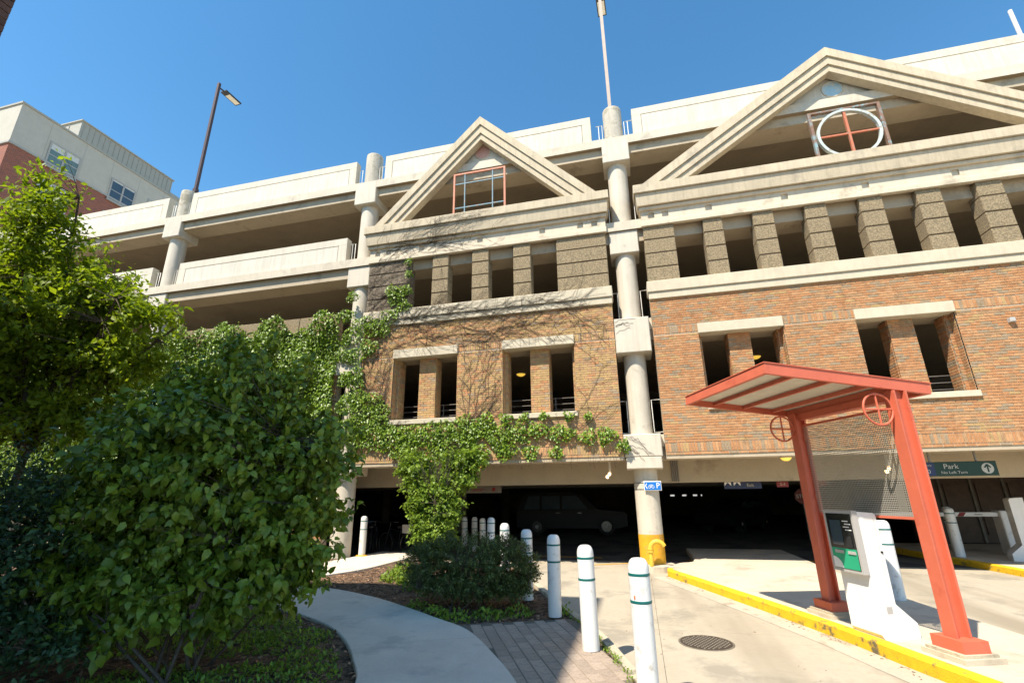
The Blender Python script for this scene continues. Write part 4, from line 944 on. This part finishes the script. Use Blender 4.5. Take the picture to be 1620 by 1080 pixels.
# ================================================================== VEGETATION
def plant(name, loc, label, cat, blobs, ntips, per, twig, size, tpl, m, bark='bark', base=None, stems=6, r0=.03, jitter=.04, droop=.35, inner=.45, group=None, single=0, part='crown', upw=.6, trunk=None, stem_part='stem', szvar=.3, wob=.16, spread=.09):
    T = thing(name, loc, label, cat, group); tips, dirs = blob_tips(blobs, ntips, inner, wob)
    ok = tips[:, 2] > .08; tips, dirs = tips[ok], dirs[ok]
    mb = MB(); base = Vector(base or loc)
    if trunk: forks = branch(mb, base, trunk, r0*1.6, r0*1.2, n=8); root = Vector(trunk)
    else: root = None
    cents = [Vector(b[:3])+Vector((random.gauss(0, b[3]*.4), random.gauss(0, b[4]*.4), random.gauss(0, b[5]*.3))) for b in blobs for _ in range(max(1, stems//len(blobs)))]
    starts = []
    for c in cents:
        a = root if root else base+Vector((random.gauss(0, spread), random.gauss(0, spread), 0))
        starts.append(branch(mb, a, c, r0, r0*.35, .15, 6, 6))
    allp = np.array([tuple(p) for st in starts for p in st[1:]])
    for t, d in zip(tips, dirs):                     # twigs from the nearest limb point to the tip
        if random.random() < .55:
            k = np.argmin(((allp-t)**2).sum(1)+rng.random(len(allp))*.1); branch(mb, allp[k], t, r0*.18+.002, .002, .1, 3, 3)
    mb.build(stem_part, bark, T, smooth=60, kind='stuff' if False else None)
    P, D, Nn = sprays(tips, dirs, per, twig, size, jitter, droop, upw); ok = P[:, 2] > .03; P, D, Nn = P[ok], D[ok], Nn[ok]
    sz = size*(1+rng.normal(0, szvar, len(P)).clip(-.6, .7)); var = rng.random(len(P))
    if single:
        o = np.argsort(((P-np.array(EYE))**2).sum(1)); big, P, D, Nn, bsz, sz = o[:single], np.delete(P, o[:single], 0), np.delete(D, o[:single], 0), np.delete(Nn, o[:single], 0), sz[o[:single]], np.delete(sz, o[:single])
        P0, D0, N0 = sprays.last if False else (None, None, None)
    return T, mb, P, D, Nn, sz, var[:len(P)]
def foliage(T, P, D, Nn, sz, var, tpl, m, nsingle=0):
    if nsingle:
        P = np.asarray(P); o = np.argsort(((P-np.array(EYE))**2).sum(1)); big = o[:nsingle]; keep = np.ones(len(P), bool); keep[big] = False
        C = leaves('crown', P[keep], D[keep], Nn[keep], sz[keep], tpl, m, T, var[keep], kind='stuff')
        me = npmesh('leaf', tpl[0], tpl[1], m, np.full(len(tpl[0]), .6)); Df, Sf, Wf = leaf_frames(D[big], Nn[big])
        for i, b in enumerate(big):
            o_ = bpy.data.objects.new('leaf', me); col.objects.link(o_); s = sz[b]
            M_ = Matrix(((Df[i][0]*s, Sf[i][0]*s, Wf[i][0]*s, P[b][0]), (Df[i][1]*s, Sf[i][1]*s, Wf[i][1]*s, P[b][1]), (Df[i][2]*s, Sf[i][2]*s, Wf[i][2]*s, P[b][2]), (0, 0, 0, 1)))
            o_.parent = C; o_.matrix_parent_inverse = WINV(C); o_.matrix_basis = M_
        return C
    return leaves('crown', P, D, Nn, sz, tpl, m, T, var, kind='stuff')
# big multi-stemmed shrub in the shade
blobs = [(-5.05, 4.8, 2.0, 1.35, 1.05, 1.25), (-4.1, 5.35, 1.85, .9, .8, 1.1), (-5.9, 4.75, 1.9, .95, .9, 1.15), (-5.05, 5.2, 2.95, 1.05, .8, .9), (-4.4, 4.9, 1.05, 1.1, .7, .75), (-5.7, 4.4, .95, 1.0, .7, .7), (-5.9, 5.0, 2.7, .7, .6, .7), (-5.2, 4.3, .7, 1.0, .5, .5), (-4.0, 5.2, .85, .7, .5, .5), (-6.2, 4.6, .6, .8, .5, .5)]
T, mb, P, D, Nn, sz, var = plant('shrub', (-4.7, 4.55, -.06), 'large multi-stemmed shrub with drooping dark green leaves beside the curved walkway', 'shrub', blobs, 1250, 30, .34, .086, T_BIG, None, stems=16, r0=.02, jitter=.045, droop=.75, szvar=.34, spread=.22)
foliage(T, P, D, Nn, sz, var, T_BIG, 'leaf_shrub', 300)
# darker shrub further left
blobs = [(-6.5, 3.95, 1.2, .95, .7, 1.0), (-6.3, 3.9, .55, .9, .6, .5), (-7.4, 4.5, 1.4, .9, .8, 1.1), (-5.55, 3.95, .34, .75, .5, .4), (-6.3, 3.5, .5, .7, .5, .55), (-6.9, 5.4, .7, .9, .7, .7)]
T, mb, P, D, Nn, sz, var = plant('shrub', (-6.5, 4.0, -.06), 'dense blue-green shrub with small leaves behind the big drooping one', 'shrub', blobs, 640, 30, .3, .062, T_SM, None, stems=8, r0=.016, jitter=.05, droop=.2)
foliage(T, P, D, Nn, sz, var, T_SM, 'leaf_dark')
# sunlit tree on the left
blobs = [(-13.0, 7.4, 5.6, 2.3, 1.9, 1.9), (-12.75, 6.6, 7.9, 1.0, .9, 1.4), (-11.4, 7.5, 6.2, 1.1, .9, .7), (-10.4, 7.6, 5.6, .95, .8, .6), (-11.3, 7.9, 4.6, 1.5, 1.2, .8), (-14.5, 7.0, 6.5, 1.8, 1.5, 1.6), (-12.2, 7.8, 3.4, 1.6, 1.3, .9), (-14.4, 7.4, 4.0, 1.8, 1.4, 1.2)]
T, mb, P, D, Nn, sz, var = plant('tree', (-13.0, 7.8, -.05), 'sunlit broadleaf tree with yellow-green leaves in front of the garage and apartment block', 'tree', blobs, 1500, 30, .6, .135, T_SM, None, stems=24, r0=.06, jitter=.09, droop=.25, trunk=(-12.9, 7.7, 2.6), stem_part='trunk')
foliage(T, P, D, Nn, sz, var, T_SM, 'leaf_tree')
# lit bush filling the gap beneath the tree
blobs = [(-10.6, 10.6, 1.3, 1.3, .9, 1.2), (-12.6, 10.2, 1.5, 1.5, 1.0, 1.4), (-9.7, 11.0, .8, .8, .7, .7)]
T, mb, P, D, Nn, sz, var = plant('shrub', (-11.2, 10.5, -.05), 'leafy green bush growing along the ivy wall beneath the tree', 'shrub', blobs, 380, 30, .35, .09, T_SM, None, stems=8, r0=.02, jitter=.06, droop=.3)
foliage(T, P, D, Nn, sz, var, T_SM, 'leaf_ivy')
# small bush by the column
T, mb, P, D, Nn, sz, var = plant('shrub', (-9.0, 12.35, -.05), 'low bright green bush at the foot of the ivy-side column', 'shrub', [(-9.05, 12.35, .3, .62, .45, .42), (-9.7, 12.1, .35, .5, .4, .45)], 150, 26, .2, .06, T_SM, None, stems=5, r0=.01, jitter=.03, droop=.1)
foliage(T, P, D, Nn, sz, var, T_SM, 'leaf_cover')
# clipped hedge
hb_ = [(-2.85, 8.2, .60, 1.14, .66, .52), (-2.2, 8.22, .58, .62, .55, .5), (-3.4, 8.3, .54, .68, .58, .47), (-2.8, 8.1, .28, 1.1, .62, .24)]
T, mb, P, D, Nn, sz, var = plant('hedge', (-2.75, 8.15, -.05), 'dark clipped rounded hedge in the mulch beside the bollards', 'hedge', hb_, 1300, 44, .13, .034, T_SM, None, stems=16, r0=.009, jitter=.018, droop=.0, inner=.62, wob=.05, spread=.4)
foliage(T, P, D, Nn, sz, var, T_SM, 'leaf_hedge')
# climbing shrub in front of the garage mouth
vb = [(-5.0, 11.8, 1.45, .85, .5, .8), (-5.6, 12.0, 2.2, .6, .42, .65), (-4.45, 12.1, 2.3, .6, .42, .6), (-4.95, 11.7, .8, .62, .42, .5), (-4.1, 12.3, 2.6, .4, .3, .3), (-5.9, 12.3, 2.6, .45, .35, .35)]
T, mb, P, D, Nn, sz, var = plant('climbing_shrub', (-4.95, 11.8, -.05), 'bright green climbing shrub rising from the hedge to the ivy above the garage mouth', 'shrub', vb, 760, 36, .28, .074, T_IVY, None, stems=14, r0=.013, jitter=.05, droop=.45)
foliage(T, P, D, Nn, sz, var, T_IVY, 'leaf_vine')
dry = MB()
for k in range(70):
    a = Vector((-4.95+random.gauss(0, .12), 11.75, random.uniform(1.2, 1.7))); b = a+Vector((random.gauss(0, .3), -.12+random.gauss(0, .1), random.uniform(.6, 1.2))); branch(dry, a, b, .007, .003, 0, 4, 4)
dry.build('dry_twigs', 'vine', T, kind='stuff')
# ivy on the walls
IV = thing('ivy', (-8.3, B-.05, 0), 'green ivy and bare brown vines spreading over the pediment block and its brick wall', 'ivy')
IVY = [(-8.65,8.00,0.20),(-8.78,7.34,0.23),(-8.62,6.56,0.30),(-8.44,5.90,0.27),(-7.91,6.17,0.30),(-7.62,6.78,0.33),(-8.20,6.95,0.33),(-7.20,7.18,0.27),(-6.78,7.46,0.23),(-7.08,7.93,0.33),(-6.70,8.00,0.17),(-6.69,9.02,0.13),(-6.67,8.56,0.13),(-8.37,5.17,0.37),(-7.96,4.35,0.50),(-8.21,3.59,0.50),(-7.39,3.93,0.37),(-7.56,3.37,0.43),(-6.93,3.35,0.40),(-6.32,3.32,0.40),(-5.72,3.30,0.37),(-5.14,3.37,0.37),(-4.56,3.25,0.37),(-4.18,3.42,0.30),(-3.63,3.22,0.37),(-3.08,3.28,0.30),(-4.00,3.68,0.23),(-4.66,3.71,0.20),(-3.44,3.69,0.17),(-2.89,3.71,0.13),(-2.35,3.74,0.12),(-1.65,3.70,0.12),(-1.14,3.68,0.10),(-2.54,3.35,0.23),(-2.02,3.24,0.23),(-1.68,3.23,0.17),(-1.17,3.12,0.20),(-0.68,3.14,0.23),(-0.29,2.84,0.17),(-5.31,2.84,0.33),(-4.36,2.81,0.33),(-3.45,2.83,0.27),(-2.74,2.76,0.20),(-2.04,2.74,0.17),(-6.49,2.88,0.33),(-8.64,5.19,0.23),(-8.51,4.38,0.33),(-8.80,6.04,0.20)]
P = []
for x, z, r in IVY:
    n = int(3600*r*r)+24; a = rng.random(n)*2*np.pi; q = r*np.sqrt(rng.random(n))*(1+.25*np.sin(3*a+x*7))
    P.append(np.stack([x+q*np.cos(a)*1.15, B-.045-.17*rng.random(n)*(1-q/r*.5).clip(0), z+q*np.sin(a)], 1))
P = np.concatenate(P); n = len(P); D = rng.normal(0, .5, (n, 3))+np.array([0, -.35, -.75]); Nn = np.array([-.1, -.8, .65])+rng.normal(0, .35, (n, 3))
leaves('leaves', P, D, Nn, .062*(1+rng.normal(0, .25, n).clip(-.5, .6)), T_IVY, 'leaf_ivy', IV, kind='stuff')
def wall_y(x, z):
    if x < -8.2 or x > -.25: return None
    if 3.68 < z < 6.02 and (-7.07 < x < -4.92 or -3.55 < x < -1.40):
        return B-.072 if (z > 5.74 or z < 3.82) else None
    if z < 6.84: return B-.012
    if z < 7.04: return B-.07
    if z < 7.375: return B-.11
    if z < 9.14: return B-.015 if (x < -6.67 or x > -1.8 or any(a < x < a+.55 for a in (-5.88, -4.52, -3.165))) else None
    if z < 9.32: return B-.085
    if z < 9.655: return B-.05
    if z < 9.76: return B-.13
    if z < 10.15: return B-.27
    return B-.325 if z < 10.43 else None
vm = MB()
def grow(x, z, a, length, r, depth=0, wig=.16):
    pts = []; a0 = a; step = .07; kids = []
    for k in range(int(length/step)):
        y = wall_y(x, z)
        if y is None: break
        pts.append((x, y-random.uniform(0, .012), z)); a += random.gauss(0, wig); a += (a0-a)*.06
        if random.random() < .085 and depth < 3: kids.append((x, z, a+random.choice((-1, 1))*random.uniform(.35, 1.1)))
        x += step*math.cos(a); z += step*math.sin(a)
    if len(pts) > 3: vm.tube(pts, [r*(1-.65*i/len(pts))+.0015 for i in range(len(pts))], 3, cap=False)
    for c in kids: grow(*c, length*random.uniform(.25, .55), r*.7, depth+1, .22)
R_ = random.uniform
for k in range(36): grow(R_(-8.1, -6.6), R_(3.1, 5.0), R_(.5, 1.7), R_(2, 4.5), R_(.0035, .0065))
for k in range(20): grow(R_(-4.95, -4.3), R_(3.1, 3.7), R_(.6, 1.5), R_(2, 4.2), R_(.0035, .0065))
for k in range(24): grow(-8.1, R_(4.5, 8.9), R_(-.1, .8), R_(2, 5), R_(.0035, .0065))
for k in range(15): grow(R_(-7.5, -3), R_(6.0, 6.5), R_(-.15, .45), R_(2.5, 5), R_(.0035, .0065))
for k in range(16): grow(R_(-8, -5), R_(6.86, 7.3), R_(-.1, .25), R_(2, 6), R_(.003, .006))
for k in range(20): grow(R_(-8.1, -5), R_(9.2, 9.7), R_(-.1, .8), R_(1, 3.2), R_(.003, .006))
for k in range(10): grow(R_(-2, -.4), R_(2.95, 3.6), R_(.4, 2.4), R_(1.2, 2.6), R_(.003, .006))
for k in range(18): grow(R_(-8.15, -6.8), R_(7.4, 8.6), R_(-.6, 1.6), R_(.8, 2), R_(.005, .008))
for k in range(8):
    x, z = R_(-.22, -.05), R_(2.75, 3.1); pts = []
    sl = R_(.02, .055)
    for i in range(int(R_(5, 14))): pts.append((x, B-.004-R_(0, .01), z)); x += .05; z -= sl+random.gauss(0, .03)
    vm.tube([p for p in pts if p[2] > 2.28 and p[0] < .66], .004, 3, cap=False)
for k in range(5):
    x, z = -.22, R_(5.9, 6.3); pts = []
    n_ = int(R_(6, 14))
    for i in range(n_): pts.append((x, B-.004, z)); x += .05; z += .03-.006*i+random.gauss(0, .028)
    vm.tube([p for p in pts if 5.38 < p[2] < 6.35], .0035, 3, cap=False)
for k in range(40):
    x = R_(-6.5, -.5); z = 2.56; vm.tube([(x, B-.03, z+.1), (x+random.gauss(0, .03), B-.05, z-.05), (x+random.gauss(0, .05), B-.06, z-R_(.1, .3))], .004, 3, cap=False)
vm.build('bare_stems', 'vine', IV, kind='stuff')
# dense ivy on the left bay wall
I2 = thing('ivy', (-12.8, S-.05, 0), 'dense green ivy covering the whole wall left of the column', 'ivy')
n = 130000; X = rng.uniform(-27., -9.0, n); Zz = rng.uniform(1.2, 7.62, n)
top = 7.45+.16*np.sin(X*3.1)+.12*np.sin(X*7.7+1)-.35*np.exp(-((X+10.6)/.6)**2)-.25*np.exp(-((X+12.6)/.4)**2); ok = Zz < top+rng.normal(0, .05, n); X, Zz = X[ok], Zz[ok]; n = len(X)
dep = .10+.13*np.sin(X*2.3+Zz*1.1)*np.cos(Zz*2.6-X)+.12*rng.random(n)
P = np.stack([X, S-.04-dep.clip(.01), Zz], 1); D = rng.normal(0, .45, (n, 3))+np.array([0, -.35, -.8]); Nn = np.array([-.1, -.75, .65])+rng.normal(0, .35, (n, 3))
leaves('leaves', P, D, Nn, .076*(1+rng.normal(0, .25, n).clip(-.5, .6)), T_IVY, 'leaf_ivy', I2, kind='stuff')
# ground cover, chips, kerb weeds
def cover(name, label, pts, n, size, m, h=.12):
    P = []
    for x, y, r in pts:
        k = int(n*r*r); a = rng.random(k)*2*np.pi; q = r*np.sqrt(rng.random(k)); P.append(np.stack([x+q*np.cos(a), y+q*np.sin(a), -.03+h*rng.random(k)*(1-(q/r)**2)], 1))
    P = np.concatenate(P); keep = np.array([not (walk_x(p[1])-.0 > p[0] > lwalk(p[1])) and p[0] < kerb_x(p[1]) for p in P]); P = P[keep]; n = len(P)
    D = rng.normal(0, .6, (n, 3))+np.array([0, 0, .35]); Nn = np.array([0, 0, 1.])+rng.normal(0, .4, (n, 3))
    o = leaves(name, P, D, Nn, size*(1+rng.normal(0, .3, n).clip(-.6, .6)), T_SM, m, None, kind='stuff'); return tag(o, label, 'ground cover')
def lwalk(y):
    for p, q_ in zip(le_, le_[1:]):
        if p.y <= y <= q_.y: return p.x+(q_.x-p.x)*(y-p.y)/(q_.y-p.y)
    return -1e9
pts = [(-4.4, 5.9, .55), (-5.2, 6.4, .5), (-3.7, 5.3, .35), (-3.35, 4.9, .3), (-4.9, 5.6, .5), (-5.9, 6.7, .5), (-4.0, 4.6, .5), (-3.4, 4.2, .4), (-4.9, 4.3, .6), (-6.0, 5.6, .7), (-6.6, 6.8, .6), (-5.4, 3.6, .6)]
cover('ground_cover', 'patchy low green weeds in the mulch under the big shrub', pts, 3000, .045, 'leaf_cover', .09)
cover('ground_cover', 'bright leafy weeds at the sunny end of the hedge', [(-5.1, 10.3, .45), (-4.6, 10.0, .4), (-5.3, 10.9, .35), (-4.2, 9.4, .35)], 2600, .075, 'leaf_vine', .32)
cover('ground_cover', 'shaded green weeds at the foot of the clipped hedge', [(-3.1, 7.45, .28), (-2.7, 7.3, .22), (-2.3, 7.55, .25), (-1.9, 7.75, .25), (-3.6, 7.9, .2), (-1.15, 7.95, .2), (-1.35, 8.3, .2)], 3000, .055, 'leaf_cover', .14)
P = []
for i in range(60):
    t = i/60; y = 5.0+2.6*t; x = kerb_x(y)-.03+random.gauss(0, .012)
    if random.random() < .75: P += [(x+random.gauss(0, .02), y+random.gauss(0, .03), .0) for _ in range(9)]
P = np.array(P); n = len(P); o = leaves('kerb_weeds', P, rng.normal(0, .5, (n, 3))+np.array([0, 0, .5]), np.array([0, 0, 1.])+rng.normal(0, .4, (n, 3)), .03, T_SM, 'leaf_vine', None, kind='stuff'); tag(o, 'line of small weeds in the joint between pavers and kerb', 'weeds')
n = 16000; X = rng.uniform(-8.5, -.6, n); Y = rng.uniform(3.4, 11.8, n)
keep = np.array([x < kerb_x(y)-.14 and not (walk_x(y)+.01 > x > lwalk(y)-.01) and not (y < 6.93+(x+2.38)*.52 and x > walk_x(y)) for x, y in zip(X, Y)]); X, Y = X[keep], Y[keep]; n = len(X)
P = np.stack([X, Y, np.full(n, -.03)+.02*rng.random(n)], 1); D = rng.normal(0, 1, (n, 3))*np.array([1, 1, .2]); Nn = np.array([0, 0, 1.])+rng.normal(0, .25, (n, 3))
o = leaves('mulch_chips', P, D, Nn, .045*(1+rng.normal(0, .4, n).clip(-.7, .8)), T_SM, 'mulch_chip', None, kind='stuff'); tag(o, 'brown bark chips covering the planting beds', 'mulch')

# dead leaves and grit in the gutter and round the islands
P = []
for p, t in ((lane, .06), (kl[::-1], .07)):
    q = offs(p, t)
    for a in q:
        if a.y > 12.6 or a.y < 3: continue
        for _ in range(random.choice((0, 2, 5, 14))): P.append((a.x+random.gauss(0, .035), a.y+random.gauss(0, .12), ZR+.008))
for _ in range(60): P.append((random.uniform(-.5, 2), random.uniform(5, 12), ZR+.004))
P = np.array(P); n = len(P); o = leaves('leaf_litter', P, rng.normal(0, 1, (n, 3))*np.array([1, 1, .1]), np.array([0, 0, 1.])+rng.normal(0, .2, (n, 3)), .028*(1+rng.normal(0, .4, n).clip(-.6, .8)), T_SM, 'mulch_chip', None, kind='stuff'); tag(o, 'scattered brown leaf litter along the kerbs of the drive', 'leaf litter')
